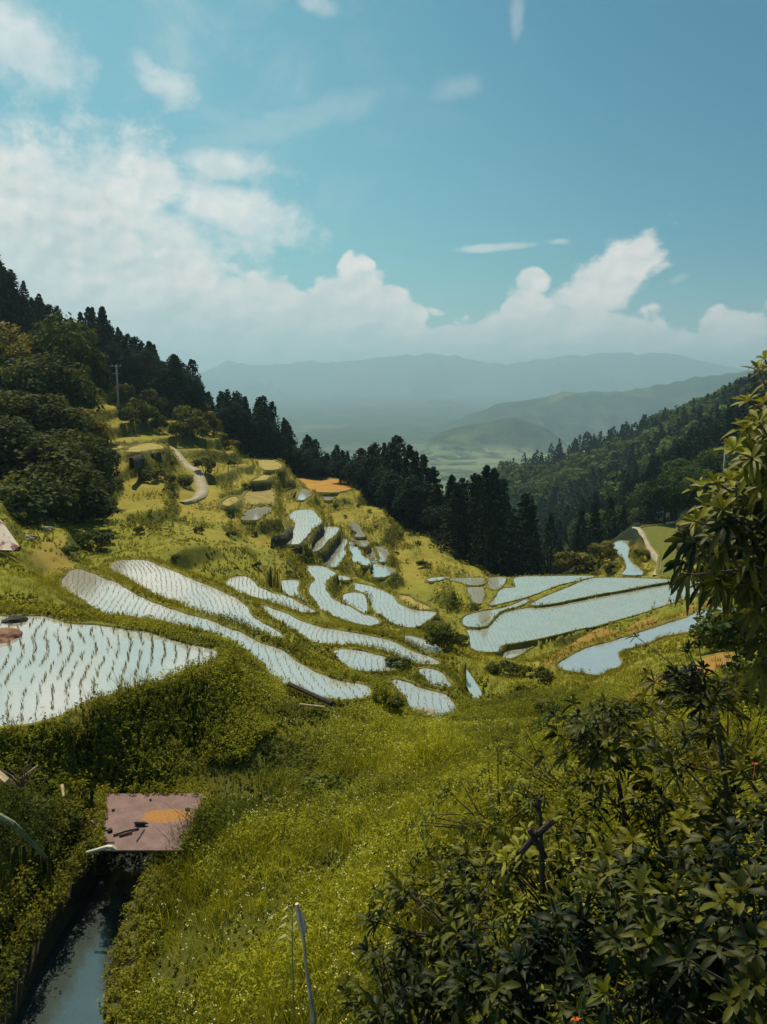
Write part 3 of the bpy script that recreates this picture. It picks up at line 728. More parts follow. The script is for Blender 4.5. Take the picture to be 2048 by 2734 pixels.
bank = [(-400,-100),(-200,120),(0,245),(70,290),(130,345),(200,355),(270,352),(330,420),(370,500),(420,580),(490,592),(560,640),(610,690),(700,684),(790,702),(880,690),(960,676),(1010,712),(1100,775),(1200,830),(1250,820),(1310,785),(1400,742),(1470,768),(1530,780),(1640,790),(1730,805),(1800,838),(1860,838),(1900,802),(1960,818),(2048,802),(2300,760),(2600,700)]
cm = fc.mapping; cv = cm.curves[0]; pts = sorted((azel(X, Y)) for X, Y in bank)
lo, hi = -.8, .8
pp = [(0, pts[0][1] + .1)] + [((a_ - lo) / (hi - lo), e_ + .1) for a_, e_ in pts] + [(1, pts[-1][1] + .1)]
while len(cv.points) < len(pp): cv.points.new(.5, .5)
for q, (x_, y_) in zip(cv.points, pp): q.location = (x_, y_ / .7); q.handle_type = 'AUTO'
cm.update()
g.put(fc.inputs['Value'], g.m('DIVIDE', g.m('SUBTRACT', az, lo), hi - lo))
top = g.m('SUBTRACT', g.m('MULTIPLY', fc.outputs[0], .7), .1)
def billow(v, sc):
    n = g.node('ShaderNodeTexVoronoi', feature='F1', voronoi_dimensions='2D'); n.inputs['Scale'].default_value = sc
    ds = g.node('ShaderNodeVectorMath', operation='MULTIPLY_ADD'); g.L.new(g.noise(v, 30, 2, .6, 0, 1), ds.inputs[0]); ds.inputs[1].default_value = (.035, .035, 0); g.L.new(v, ds.inputs[2])
    g.put(n.inputs['Vector'], ds.outputs[0]); return g.m('SUBTRACT', .5, n.outputs[0])
vA = g.m('ADD', g.m('MULTIPLY', billow(P3, 15), .7), g.m('MULTIPLY', billow(P3, 38), .4))
P3o = off(P3, (.006, -.011, 0)); vB = g.m('ADD', g.m('MULTIPLY', billow(P3o, 15), .7), g.m('MULTIPLY', billow(P3o, 38), .4))
depth = g.m('ADD', g.m('SUBTRACT', top, el), g.m('ADD', g.m('MULTIPLY', g.m('SUBTRACT', nA, .5), .05), g.m('ADD', g.m('MULTIPLY', g.m('SUBTRACT', nC, .5), .03), g.m('MULTIPLY', g.m('SUBTRACT', vA, .18), .05))))
# soft wisps to the left, crisp heaps to the right
wd_ = g.m('ADD', .012, g.m('MULTIPLY', g.ss(az, -.05, -.45), .075))
bankm = g.m('DIVIDE', depth, wd_, clamp=True); bankm = g.m('MULTIPLY', g.m('MULTIPLY', bankm, bankm), g.m('SUBTRACT', 3, g.m('MULTIPLY', bankm, 2)))
nW = g.noise(P3, 7, 5, .62, .6)
dens = bankm
for X, Y, rx, ry, rot, amt, soft in [(30,110,170,85,-.35,.62,1.1),(30,40,60,50,0,.35,1.1),(455,225,85,42,-.3,.6,1.0),(390,175,50,30,-.7,.35,1),(620,440,130,44,.0,.7,1.1),(600,560,250,62,-.18,.8,1.0),(430,490,90,60,-.4,.8,.8),(1215,236,75,26,.15,.2,1.2),(1330,660,110,10,.05,.5,.9),(1490,645,32,9,0,.4,1),(860,14,60,22,-.2,.3,1),(1380,45,20,60,0,.22,1),(1810,745,30,10,.4,.25,1),(760,330,330,40,.25,.16,1),(180,620,420,230,0,.9,.9),(1640,735,135,62,.62,1.0,.45),(1700,672,62,34,.4,1.0,.5),(1425,752,36,26,0,1,.5)]:
    a0, e0 = azel(X, Y); da = g.m('SUBTRACT', az, a0); de = g.m('SUBTRACT', el, e0); c_, s_ = math.cos(rot), math.sin(rot)
    u_ = g.m('DIVIDE', g.m('ADD', g.m('MULTIPLY', da, c_), g.m('MULTIPLY', de, s_)), rx / F * 1.0)
    v_ = g.m('DIVIDE', g.m('SUBTRACT', g.m('MULTIPLY', de, c_), g.m('MULTIPLY', da, s_)), ry / F * 1.0)
    r_ = g.m('SQRT', g.m('ADD', g.m('MULTIPLY', u_, u_), g.m('MULTIPLY', v_, v_)))
    r_ = g.m('ADD', r_, g.m('ADD', g.m('MULTIPLY', g.m('SUBTRACT', nC, .5), 1.5), g.m('MULTIPLY', g.m('SUBTRACT', nW, .5), 1.6)))
    b_ = g.m('MULTIPLY', g.ss(r_, 1.25, 1.25 - soft), amt)
    dens = g.m('MAXIMUM', dens, b_)
veil = g.m('MULTIPLY', g.ss(nW, .45, .8), .25); dens = g.m('MAXIMUM', dens, g.m('MULTIPLY', veil, g.ss(az, .25, -.3)))
lit = g.m('ADD', g.m('ADD', .42, g.m('MULTIPLY', g.m('SUBTRACT', vB, vA), -1.5)), g.m('ADD', g.m('MULTIPLY', g.m('SUBTRACT', nB, nA), -2.6), g.m('MULTIPLY', g.m('SUBTRACT', nC2, nC), -1.0)), clamp=True)
edge = g.ss(depth, .10, .0)
lit = g.m('ADD', g.m('MULTIPLY', lit, .7), g.m('MULTIPLY', edge, .42), clamp=True)
lowgrey = g.ss(el, .02, .16)
ccol = g.mix(lit, (6.1, 6.6, 6.6), (11.2, 9.9, 9.2))
tinted = g.mix(1.0, sky.outputs[0], (.35, .90, .80), 'MULTIPLY')
deep = g.mix(g.ss(g.m('ADD', az, g.m('MULTIPLY', el, .9)), .0, .75), tinted, g.mix(1.0, tinted, (.06, .55, .74), 'MULTIPLY'))
pale_low = g.mix(g.m('MULTIPLY', g.ss(el, .16, -.01), .55), deep, (5.4, 6.3, 6.2)); colr = g.mix(dens, pale_low, ccol)
g.put(bg.inputs[0], colr); bg.inputs[1].default_value = .075
g.L.new(bg.outputs[0], out.inputs[0])

sd = bpy.data.lights.new('sun', 'SUN'); sd.energy = 5.0; sd.angle = math.radians(.6); sd.color = (1.0, .87, .60)
so = bpy.data.objects.new('sun', sd); COL.objects.link(so)
sdir = Vector((math.sin(SUN_AZ) * math.cos(SUN_EL), math.cos(SUN_AZ) * math.cos(SUN_EL), math.sin(SUN_EL)))
so.rotation_euler = (-sdir).to_track_quat('-Z', 'Y').to_euler(); so.location = (-60, 60, 160)

hz, g, out = material('haze_air'); pv = g.node('ShaderNodeVolumePrincipled')
pv.inputs['Color'].default_value = (.49, .77, 1.0, 1); pv.inputs['Density'].default_value = 2.3e-4; pv.inputs['Anisotropy'].default_value = .3
g.L.new(pv.outputs[0], out.inputs['Volume'])
b = MB(); zlo, zhi = CAMZ + base_h - 60, CAMZ + 500
b.box((0, 7200, (zlo + zhi) / 2), (30000, 15400, zhi - zlo)); o = b.build('haze', hz); tag(o, kind='stuff')

cam = bpy.data.cameras.new('camera'); cam.sensor_fit = 'VERTICAL'; cam.sensor_height = 36; cam.lens = 36 * F / 2734; cam.clip_start = .1; cam.clip_end = 60000
co = bpy.data.objects.new('camera', cam); COL.objects.link(co); co.location = (0, 0, CAMZ); co.rotation_euler = (math.pi / 2 - PITCH, 0, 0)
SC.camera = co
SC.view_settings.view_transform = 'Standard'; SC.view_settings.look = 'None'; SC.view_settings.gamma = 1
SC.view_settings.exposure = 0.36
SC.render.engine = 'CYCLES'; SC.cycles.use_denoising = True; SC.cycles.max_bounces = 6; SC.cycles.diffuse_bounces = 3
SC.cycles.transparent_max_bounces = 4; SC.cycles.volume_bounces = 0; SC.cycles.caustics_reflective = False; SC.cycles.caustics_refractive = False
# ---------------------------------------------------------------- leaf and blade builders
def unit(v): return v / (np.linalg.norm(v, axis=-1, keepdims=True) + 1e-9)
def leaf_quads(C, N, S, asp=.55):
    n = len(C); r = rng.normal(size=(n, 3)); T = unit(np.cross(N, r)); B = unit(np.cross(N, T)); S = np.asarray(S).reshape(-1, 1)
    V = np.stack([C - T * S, C - B * S * asp, C + T * S, C + B * S * asp], 1).reshape(-1, 3)
    return V, np.arange(4 * n).reshape(-1, 4)
class Acc:
    def __init__(s): s.V = []; s.F = []; s.T = []; s.n = 0
    def add(s, V, Fq, T):
        s.V.append(V); s.F.append(Fq + s.n); s.T.append(T); s.n += len(V)
    def mesh(s, name, mat):
        return mesh_np(name, np.concatenate(s.V), [np.concatenate(s.F)], mat, np.concatenate(s.T))
def blob_leaves(acc, c, rad, n, size, tint, up=.35, shell=.55, asp=.6):
    d = unit(rng.normal(size=(n, 3))); rr = rng.uniform(shell, 1.0, (n, 1)) ** .6
    C = c + d * rr * rad
    N = unit(d + rng.normal(0, .55, (n, 3)) + np.array([0, 0, up]))
    V, Fq = leaf_quads(C, N, rng.uniform(.6, 1.25, n) * size, asp)
    acc.add(V, Fq, np.repeat(np.clip(tint + rng.normal(0, .16, n), 0, 1), 4))

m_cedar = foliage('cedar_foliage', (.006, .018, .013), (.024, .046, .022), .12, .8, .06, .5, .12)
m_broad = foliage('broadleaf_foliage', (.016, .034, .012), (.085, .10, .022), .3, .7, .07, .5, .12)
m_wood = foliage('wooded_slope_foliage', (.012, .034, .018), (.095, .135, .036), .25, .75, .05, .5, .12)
m_gold = foliage('golden_foliage', (.045, .048, .010), (.19, .165, .026), .35, .65, .1, .3, .3)
m_bush = foliage('bush_foliage', (.024, .042, .010), (.15, .155, .020), .3, .65, .08, .5, .6)
m_weed = foliage('meadow_leaves', (.040, .058, .010), (.34, .33, .028), .42, .6, .12, .0, .55)
m_bank = foliage('bank_grass', (.060, .076, .012), (.30, .27, .030), .38, .7, .08, .0, .4)
m_rosette = foliage('glossy_leaves', (.007, .015, .006), (.19, .19, .014), .32, .5, .14, .25, 1.5)
m_rosette_light = foliage('fresh_shrub_leaves', (.030, .042, .009), (.27, .27, .026), .38, .55, .1, .25, 1.5)
m_bark = plain('bark', (.03, .024, .018), (.09, .07, .05), 9, .95, .6, .02)
m_pale_bark = plain('weathered_wood', (.36, .28, .17), (.60, .48, .32), 14, .9, .6, .01)

def cedar_mesh(k, full=True):
    r = np.random.default_rng(100 + k); H = r.uniform(13, 16); R = r.uniform(2.9, 4.0); a = Acc(); pw = (.95, .7, .8, .6)[k % 4]
    nt = 92 if full else 26; lean = r.normal(0, .25, 2)
    for i in range(nt):
        t = .10 + .9 * (i + r.random()) / nt; th = i * 2.399 + r.random() * .8
        pr = R * (1 - t) ** pw * (1.15 + .30 * math.sin(3 * th + 6 * t + k)) + .04
        c = np.array([math.cos(th) * pr * .7 + lean[0] * t, math.sin(th) * pr * .7 + lean[1] * t, t * H - .25 * pr])
        s = (1.15 - (.92 if k % 2 == 0 else .7) * t) * r.uniform(.7, 1.45)
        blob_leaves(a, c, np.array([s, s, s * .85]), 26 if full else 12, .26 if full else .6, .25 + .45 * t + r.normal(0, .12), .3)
    return a.mesh('cedar_crown', m_cedar), H
def broad_mesh(k, mat, full=True, H=9.0, R=3.6, leaf=.24, nl=30, per=95, name='crown'):
    r = np.random.default_rng(200 + k); a = Acc()
    for i in range(nl):
        d = r.normal(size=3); d[2] = abs(d[2]) * .9 - .25; d /= np.linalg.norm(d)
        c = np.array([d[0] * R * .66, d[1] * R * .66, H * .58 + d[2] * H * .36]) * np.array([1, 1, 1]) + r.normal(0, .25, 3) * R / 3.6
        s = R * r.uniform(.24, .42)
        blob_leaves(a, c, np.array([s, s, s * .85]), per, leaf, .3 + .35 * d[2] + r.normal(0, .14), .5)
    return a.mesh(name, mat)
def trunk_mesh(H, r0, limbs, name='trunk', k=0):
    r = random.Random(k); b = MB()
    b.tube([(0, 0, -1.2), (.05, 0, H * .25), (.12 * r.uniform(-1, 1), .1, H * .55), (.1, .05, H * .92)], [r0 * 1.25, r0, r0 * .65, r0 * .12], 7)
    for i in range(limbs):
        z0 = H * (.28 + .45 * i / max(1, limbs)); th = i * 2.4 + r.random(); L = H * .30 * r.uniform(.7, 1.1)
        b.tube([(0, 0, z0), (math.cos(th) * L * .5, math.sin(th) * L * .5, z0 + L * .35), (math.cos(th) * L, math.sin(th) * L, z0 + L * .8)], [r0 * .5, r0 * .3, r0 * .1], 5)
    o = b.build(name, m_bark); me = o.data; bpy.data.objects.remove(o); return me
CED = []
BRW = [(broad_mesh(60 + k, m_wood), trunk_mesh(9, .24, 5, k=k), 9.0) for k in range(6)]
for k in range(8):
    me_, H_ = cedar_mesh(k); CED.append((me_, trunk_mesh(H_, .22, 0, k=k), H_))
BRD = [(broad_mesh(k, m_broad), trunk_mesh(9, .24, 5, k=k), 9.0) for k in range(6)]
GLD = [(broad_mesh(20 + k, m_gold), trunk_mesh(9, .24, 5, k=k), 9.0) for k in range(3)]
DRK = [(broad_mesh(80 + k, m_cedar), trunk_mesh(9, .24, 5, k=k), 9.0) for k in range(3)]
def place_tree(kind, x, y, H, label, cat, group, name, wide=1.0, rz=None, sink=.2, z=None):
    me_c, me_t, H0 = kind; s = H / H0
    root = empty(name, (x, y, float(zat(x, y)) - sink if z is None else z), rng.random() * 6.28 if rz is None else rz)
    root.scale = (s * wide, s * wide, s)
    tag(root, label, cat, group)
    link('crown', me_c, root); link('trunk', me_t, root)
    return root

SKYL = [(-300,540),(-100,560),(0,612),(30,640),(50,690),(90,735),(150,792),(230,850),(262,825),(297,806),(320,860),(345,885),(400,880),(430,905),(460,925),(520,952),(550,1035),(590,1060),(625,1026),(660,1042),(690,1050),(720,1060),(745,1090),(770,1102),(795,1152),(830,1150),(850,1185),(868,1200),(890,1200),(905,1174),(925,1195),(940,1185),(980,1158),(1010,1178),(1050,1150),(1080,1155),(1100,1182),(1130,1205),(1165,1222),(1176,1252),(1200,1240),(1225,1252),(1240,1256),(1262,1260),(1300,1236),(1330,1208),(1395,1198),(1450,1182),(1531,1157),(1590,1150),(1642,1130),(1720,1098),(1796,1069),(1850,1046),(1900,1042),(1940,1015),(2007,988),(2300,900)]
skx, sky_ = zip(*SKYL)
def col_of(x, y): return 1024 + x / y * F * CT
def allowed_top(x, y):
    """highest world z a crown may reach so that the ridge keeps its line against the sky"""
    X = col_of(x, y); Y = np.interp(X, skx, sky_); dx, dy, dz = ray('S', X, Y)
    return CAMZ + dz / dy * y
azl, dl = [-30, -26, -21, -16, -11, -6, -2, 2, 6, 7.4, 8, 30], [110, 124, 126, 124, 120, 123, 108, 98, 82, 77, 76, 94]
n_c = 0
SIDE = {}
for row in range(7):
    azd = -29.5
    while azd < 8.5:
        d = np.interp(azd, azl, dl) + 2.5 + row * 6.5 + rng.normal(0, 1.2)
        a_ = math.radians(azd + rng.normal(0, .3)); x, y = d * math.sin(a_), d * math.cos(a_)
        azd += math.degrees((2.7 + .25 * row) * rng.uniform(.75, 1.3) / d)
        z0 = float(zat(x, y)); H = rng.uniform(11.5, 17) + (2.5 if col_of(x, y) < 260 else 0); mx = float(allowed_top(x, y)) - z0 + rng.uniform(-1.3, .5) - (1.8 if rng.random() < .2 else 0)
        if row > 2 and z0 + H < CAMZ + (1040 - np.interp(col_of(x, y), skx, sky_)) / F * y - 7: continue
        if mx < H: H = mx
        if H < 5: continue
        X = col_of(x, y)
        if n_c >= 299: continue
        if X < 420: lab, grp = 'dark cedar in the stand crowding the steep upper ridge at the left', 'cedars on the upper left ridge'
        elif X < 800: lab, grp = 'dark cedar in the row stepping down the ridge behind the grassy terraces', 'cedars stepping down behind the terraces'
        else: lab, grp = 'dark cedar in the grove filling the bottom of the valley notch', 'cedars in the valley notch'
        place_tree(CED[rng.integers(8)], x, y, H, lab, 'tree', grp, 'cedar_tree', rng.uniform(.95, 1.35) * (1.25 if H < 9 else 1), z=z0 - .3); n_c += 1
print('cedars', n_c)
n_f = 0
for X in np.arange(215, 1190, 9.5):
    for off_ in (1.2, 5.0):
        az_ = math.degrees(math.atan((X - 1024) / F / CT)); d = np.interp(az_, azl, dl) + off_ + rng.normal(0, .8); x, y = d * math.sin(math.radians(az_)), d * math.cos(math.radians(az_)); x += rng.normal(0, .5)
        z0 = float(zat(x, y)); H = min(rng.uniform(4.2, 7.0), float(allowed_top(x, y)) - z0 - 2.5)
        if H < 3: continue
        place_tree(DRK[rng.integers(3)], x, y, H, 'low dark leafy tree filling the gap at the foot of the ridge cedars', 'tree', 'dark undergrowth trees along the ridge', 'undergrowth_tree', rng.uniform(.8, 1.1), z=z0 - .3); n_f += 1
# wooded slope on the right: nearer trees one by one
n_b = 0
rows = np.arange(0, 125, 6.6)
for row, dd in enumerate(rows):
    azd = 7.0 if dd < 20 else 1.0
    while azd < 29:
        d = max(np.interp(azd, [7, 8, 16, 22, 30], [80, 86, 98, 102, 100]), 78) + 4 + dd + rng.normal(0, 1.5)
        a_ = math.radians(azd + rng.normal(0, .4)); x, y = d * math.sin(a_), d * math.cos(a_)
        azd += math.degrees(5.2 * rng.uniform(.8, 1.3) / d)
        z0 = float(zat(x, y)); con = fbm(x, y, 55, 2) + (.30 if y < 125 else .0) + rng.normal(0, .15) > 0
        H = rng.uniform(8, 13) if con else rng.uniform(6.5, 10)
        mx = float(allowed_top(x, y)) - z0; H = min(H, mx)
        if col_of(x, y) > 1440 and y < 112: H = min(H, rng.uniform(5, 7.5))
        if H < 4 or n_b >= 420: continue
        if con: place_tree(CED[rng.integers(8)], x, y, H, 'dark conifer low on the wooded slope right of the valley', 'tree', 'conifers on the right hand slope', 'cedar_tree', rng.uniform(.9, 1.3), z=z0 - .3)
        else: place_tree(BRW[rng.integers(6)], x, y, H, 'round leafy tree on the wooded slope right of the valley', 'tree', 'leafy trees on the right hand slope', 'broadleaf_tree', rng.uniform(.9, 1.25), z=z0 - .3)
        n_b += 1
print('right trees', n_b)
# the rest of that wood, far off, one mass
a1, a2 = Acc(), Acc()
low_c = [cedar_mesh(40 + k, False)[0] for k in range(3)]; low_b = [broad_mesh(50 + k, m_wood, False, 9, 3.6, .62, 12, 20) for k in range(4)]
def raw(me):
    v = np.empty(len(me.vertices) * 3, np.float32); me.vertices.foreach_get('co', v)
    t = np.empty(len(me.vertices), np.float32); me.attributes['tint'].data.foreach_get('value', t)
    return v.reshape(-1, 3), t
lc = [raw(m_) for m_ in low_c]; lb = [raw(m_) for m_ in low_b]
cnt_far = 0
d = 195.0
while d < 500:
    azd = -9.0
    while azd < 33:
        a_ = math.radians(azd); x, y = d * math.sin(a_) + rng.normal(0, 1.5), d * math.cos(a_) + rng.normal(0, 1.5)
        azd += math.degrees(6.4 * rng.uniform(.75, 1.25) / d)
        z0 = float(zat(x, y)); con = fbm(x + 30, y, 70, 3) > .06
        H = rng.uniform(9, 13.5) if con else rng.uniform(7, 11)
        H = min(H, float(allowed_top(x, y)) - z0 + rng.uniform(-1.0, 1.2))
        if H < 3.5: continue
        v, t = (lc if con else lb)[rng.integers(3)]; s = H / (14.5 if con else 9.0); c_, s_ = math.cos(cnt_far * 1.7), math.sin(cnt_far * 1.7)
        w = s * rng.uniform(.95, 1.35)
        vv = np.column_stack([(v[:, 0] * c_ - v[:, 1] * s_) * w + x, (v[:, 0] * s_ + v[:, 1] * c_) * w + y, v[:, 2] * s + z0])
        tt = np.clip(t + rng.normal(0, .2), 0, 1)
        (a1 if con else a2).add(vv, np.arange(len(vv)).reshape(-1, 4), tt); cnt_far += 1
    d += 7.0
print('far trees', cnt_far)
tag(link('distant_conifer_wood', a1.mesh('distant_conifer_wood', m_cedar)), 'dark conifers of the far wood on the upper right slope', 'wood', kind='stuff')
tag(link('distant_leafy_wood', a2.mesh('distant_leafy_wood', m_wood)), 'rounded leafy crowns of the far wood on the upper right slope', 'wood', kind='stuff')

# big leafy trees at the left edge
for (X, Y, d, mat, wide) in [(20,868,88,'g',1.2),(75,905,84,'g',1.2),(142,858,86,'b',1.2),(195,885,90,'b',1.1),(225,935,92,'b',1.0),(45,960,76,'b',1.3),(120,950,78,'b',1.3),(-60,900,80,'b',1.4),(180,990,80,'b',1.2),(10,1040,68,'b',1.4),(80,1050,68,'b',1.4),(150,1060,70,'b',1.3),(208,1095,74,'g',1.1),(-50,1100,58,'b',1.5),(35,1150,58,'b',1.5),(110,1165,58,'b',1.4),(180,1150,64,'b',1.3),(235,1165,68,'b',1.0),(250,1215,66,'b',1.0),(160,1235,54,'b',1.3),(70,1265,50,'b',1.3),(-10,1260,48,'b',1.4),(215,1275,58,'b',1.0)]:
    x, y, ztop = at_d('S', X, Y, d); z0 = float(zat(x, y)); H = min(max(ztop - z0, 6.0), 11)
    kind = GLD[rng.integers(3)] if mat == 'g' else BRD[rng.integers(6)]  # golden leaf colour stands for the sunlit tops of the upper trees
    lab = 'leafy tree with golden leaf colour standing for its sunlit top at the left edge' if mat == 'g' else 'dark leafy tree in the dense clump down the left edge'
    place_tree(kind, x, y, H, lab, 'tree', 'golden topped trees at the left edge' if mat == 'g' else 'dark leafy trees down the left edge', 'broadleaf_tree', wide * (7.0 / H) ** .5, z=ztop - H)

# bushes: zone, x, y of the foot, width in that zone's pixels, look, label, group
BSH = {'b': [broad_mesh(300 + k, m_bush, True, 2.0, 1.15, .11, 16, 85, 'foliage') for k in range(5)],
       'g': [broad_mesh(330 + k, m_gold, True, 2.0, 1.15, .11, 16, 85, 'foliage') for k in range(2)]}
def stem_mesh(k):
    r = random.Random(k); b = MB()
    for i in range(4):
        th = r.random() * 6.28; b.tube([(0, 0, -.4), (math.cos(th) * .12, math.sin(th) * .12, .4), (math.cos(th) * .5, math.sin(th) * .5, 1.25)], [.05, .035, .012], 5)
    o = b.build('stem', m_bark); me = o.data; bpy.data.objects.remove(o); return me
STM = stem_mesh(4)
G1 = ('dark bush in the thicket on the knoll above the winding path', 'bushes on the knoll above the path')
def bush(zone, x, y, wpx, look, label, group=None, tall=1.0, name='bush'):
    p = hit(zone, x, y); s = ZN[zone][2]; w = wpx * (1.25 if group == G1[1] or group == 'golden bushes above the path' else 1) / s / F * p.y / CT
    sc = w / 2.5
    root = empty(name, (p.x, p.y, p.z - .12 * w), rng.random() * 6.28); root.scale = (sc, sc, sc * tall)
    tag(root, label, 'bush', group)
    link('foliage', BSH[look][rng.integers(len(BSH[look]))], root); link('stem', STM, root)
    return root
for x, y, w, lk in [(545,850,100,'b'),(595,905,95,'b'),(640,940,100,'b'),(650,860,80,'b'),(560,930,80,'b'),(700,890,80,'g'),(780,900,110,'g'),(805,975,130,'b'),(850,1010,110,'b'),(770,1000,80,'b'),(890,960,90,'g'),(925,975,70,'b'),(880,890,60,'b'),(690,960,70,'b')]:
    bush('1', x, y, w, lk, *(G1 if lk == 'b' else ('bush with golden new leaves in the thicket above the winding path', 'golden bushes above the path')), tall=1.1)
G2 = ('small dark bush growing on a terrace edge of the grassy hillside', 'small bushes on the hillside terraces')
for z, x, y, w in [('1',740,1110,50),('1',960,1000,60),('1',410,770,80),('1',435,775,60),('1',400,850,60),('1',420,1000,70),('1',300,980,90),('1',640,1170,90),('1',690,1160,70),('1',730,1180,70),('1',800,1195,90),('1',740,1255,36),('1',1000,1110,50),('1',510,1185,50),('1',690,835,46),('1',1060,1200,34),('1',720,1220,44),
                   ('7',930,490,55),('7',1060,690,60),('7',1230,640,50),('7',1405,695,56),('7',1380,830,46),('7',1335,600,46),('7',1000,560,40),('7',1100,480,50),('7',1180,520,40),('7',1300,800,40),('7',250,560,40),('7',330,690,60),('7',590,330,50),
                   ('2',1000,140,60),('2',860,120,60),('2',760,240,60),('2',1110,270,50),('2',600,120,60),('2',1250,300,40),('7',1540,760,60),('7',1450,640,60),('7',1320,460,50),('7',1160,350,50)]:
    bush(z, x, y, w, 'b', *G2, tall=.8)
bush('1', 770, 825, 105, 'b', 'round dark clipped bush standing at the foot of the ridge cedars', tall=1.2)
bush('1', 1012, 985, 60, 'g', 'light green bush standing alone before the dark ridge cedars', tall=1.2)
bush('1', 1005, 1030, 80, 'g', 'low golden bush on the hillside shoulder under the light green bush', tall=.7)
bush('1', 885, 1140, 110, 'b', 'rounded dark bush just right of the winding concrete path', tall=1.0)
bush('2', 400, 195, 170, 'b', 'large dark bush above the far end of the third flooded strip', tall=.8)
bush('2', 475, 165, 60, 'b', 'small leafy bush beside the large dark bush over the flooded strips', tall=1.1)
bush('2', 300, 215, 110, 'b', 'low leafy bush above the brown mud slope by the flooded strips', tall=.7)
bush('7', 1575, 930, 130, 'b', 'spreading dark bush on the terrace slope left of the level fields', tall=.7)
bush('3', 250, 615, 170, 'b', 'spiky dark bush at the corner between the curved paddies and level fields', tall=1.0)
bush('3', 185, 560, 110, 'b', 'low dark bush trailing left of the spiky corner bush', tall=.7)
bush('3', 330, 600, 90, 'b', 'small dark bush touching the right side of the spiky corner bush', tall=.8)
bush('3', 390, 450, 80, 'b', 'flat dark bush on the left corner of the level fields', tall=.5)
bush('3', 825, 296, 205, 'g', 'large round russet bush behind the far edge of the level fields', tall=.75)
bush('3', 945, 235, 150, 'g', 'flat topped golden bush to the right of the round russet bush', tall=.8)
bush('3', 690, 294, 100, 'g', 'low golden bush to the left of the round russet bush', tall=.8)
bush('3', 620, 292, 60, 'b', 'small dark bush at the far edge of the level fields', tall=.8)
bush('3', 555, 292, 80, 'b', 'narrow dark bush beside the valley cedars at the field corner', tall=1.3)
bush('3', 1115, 225, 100, 'b', 'shaggy green bush between the water channel and the farm path', tall=.6)
bush('3', 990, 290, 120, 'g', 'grassy mound bush left of the small bright water channel', tall=.6)
bush('3', 1335, 240, 190, 'g', 'bright yellow green bush at the far right field corner', tall=1.25)
bush('3', 35, 895, 140, 'b', 'dense green bush on the left rim of the lowest round paddy', tall=.8)
bush('3', 680, 770, 130, 'b', 'dark weedy bush on the bank below the level fields', tall=.8)
bush('3', 600, 740, 110, 'b', 'weedy bush on the bank left of the curved open pond', tall=.7)
bush('3', 850, 810, 90, 'b', 'dark bush just in front of the curved open pond', tall=.8)
bush('3', 700, 905, 140, 'b', 'low dark bush in the yellow meadow below the pond', tall=.7)
bush('3', 560, 850, 100, 'b', 'small leafy bush right of the lower channel strip', tall=.6)

# ---------------------------------------------------------------- meadow weeds and bank grass
inm = blur(inmask.astype(float), 1) > .12
chb = blur(chm.astype(float), 2) > .02
def scatter(n, r0, r1, power, az0=-34, az1=34):
    """points with area density falling as r^-power"""
    u = rng.random(n); e = 2 - power
    r = (r0 ** e + u * (r1 ** e - r0 ** e)) ** (1 / e) if abs(e) > 1e-6 else r0 * (r1 / r0) ** u
    a = np.radians(rng.uniform(az0, az1, n)); return r * np.sin(a), r * np.cos(a)
PL = dict(x0=-5.15, x1=-3.3, y0=11.6, y1=13.3)
def valid(x, y):
    ok = ~grid_val(inm, x, y) & ~grid_val(chb, x, y) & (grid_val(FOREST, x, y) < .4)
    ok &= ~((x > .2) & (x < 3.4) & (y < 7.2) & (x > (7.2 - y) * -.2 + .2) & (rng.random(len(x)) < .8))
    ok &= ~((x < -3.2) & (y < 13.3) & (zat(x, y) < CAMZ - 7.9))
    ok &= (grid_val(SOIL, x, y) < .45) | (rng.random(len(x)) < .2)
    ok &= ~((x > -5.0) & (x < -3.35) & (y > 11.6) & (y < 13.4))
    return ok
def tufts(acc, x, y, z, h, blades, tint, wid=.012, spread=.5):
    n = len(x); B = np.repeat(np.arange(n), blades); m = len(B)
    th = rng.random(m) * 6.283; hh = h[B] * rng.uniform(.55, 1.15, m); ln = rng.uniform(.15, 1.0, m) * spread * hh; w = wid * (.6 + hh * 1.4)
    c, s = np.cos(th), np.sin(th); bx = x[B] + rng.normal(0, .05, m) * (1 + hh); by = y[B] + rng.normal(0, .05, m) * (1 + hh); bz = z[B] - .03
    ex, ey = c * ln, s * ln; px, py = -s * w, c * w
    ph = rng.random(m) * 6.283; px, py = np.cos(ph) * w, np.sin(ph) * w
    V = np.stack([np.stack([bx - px, by - py, bz], -1), np.stack([bx + px, by + py, bz], -1),
                  np.stack([bx + ex * .35 + px * .8, by + ey * .35 + py * .8, bz + hh * .62], -1),
                  np.stack([bx + ex * .35 - px * .8, by + ey * .35 - py * .8, bz + hh * .62], -1),
                  np.stack([bx + ex + px * .1, by + ey + py * .1, bz + hh], -1), np.stack([bx + ex - px * .1, by + ey - py * .1, bz + hh], -1)], 1).reshape(-1, 3)
    o = (np.arange(m) * 6)[:, None]; Fq = np.concatenate([o + [0, 1, 2, 3], o + [3, 2, 4, 5]])
    acc.add(V, Fq, np.repeat(np.clip(tint[B] + rng.normal(0, .13, m), 0, 1), 6))
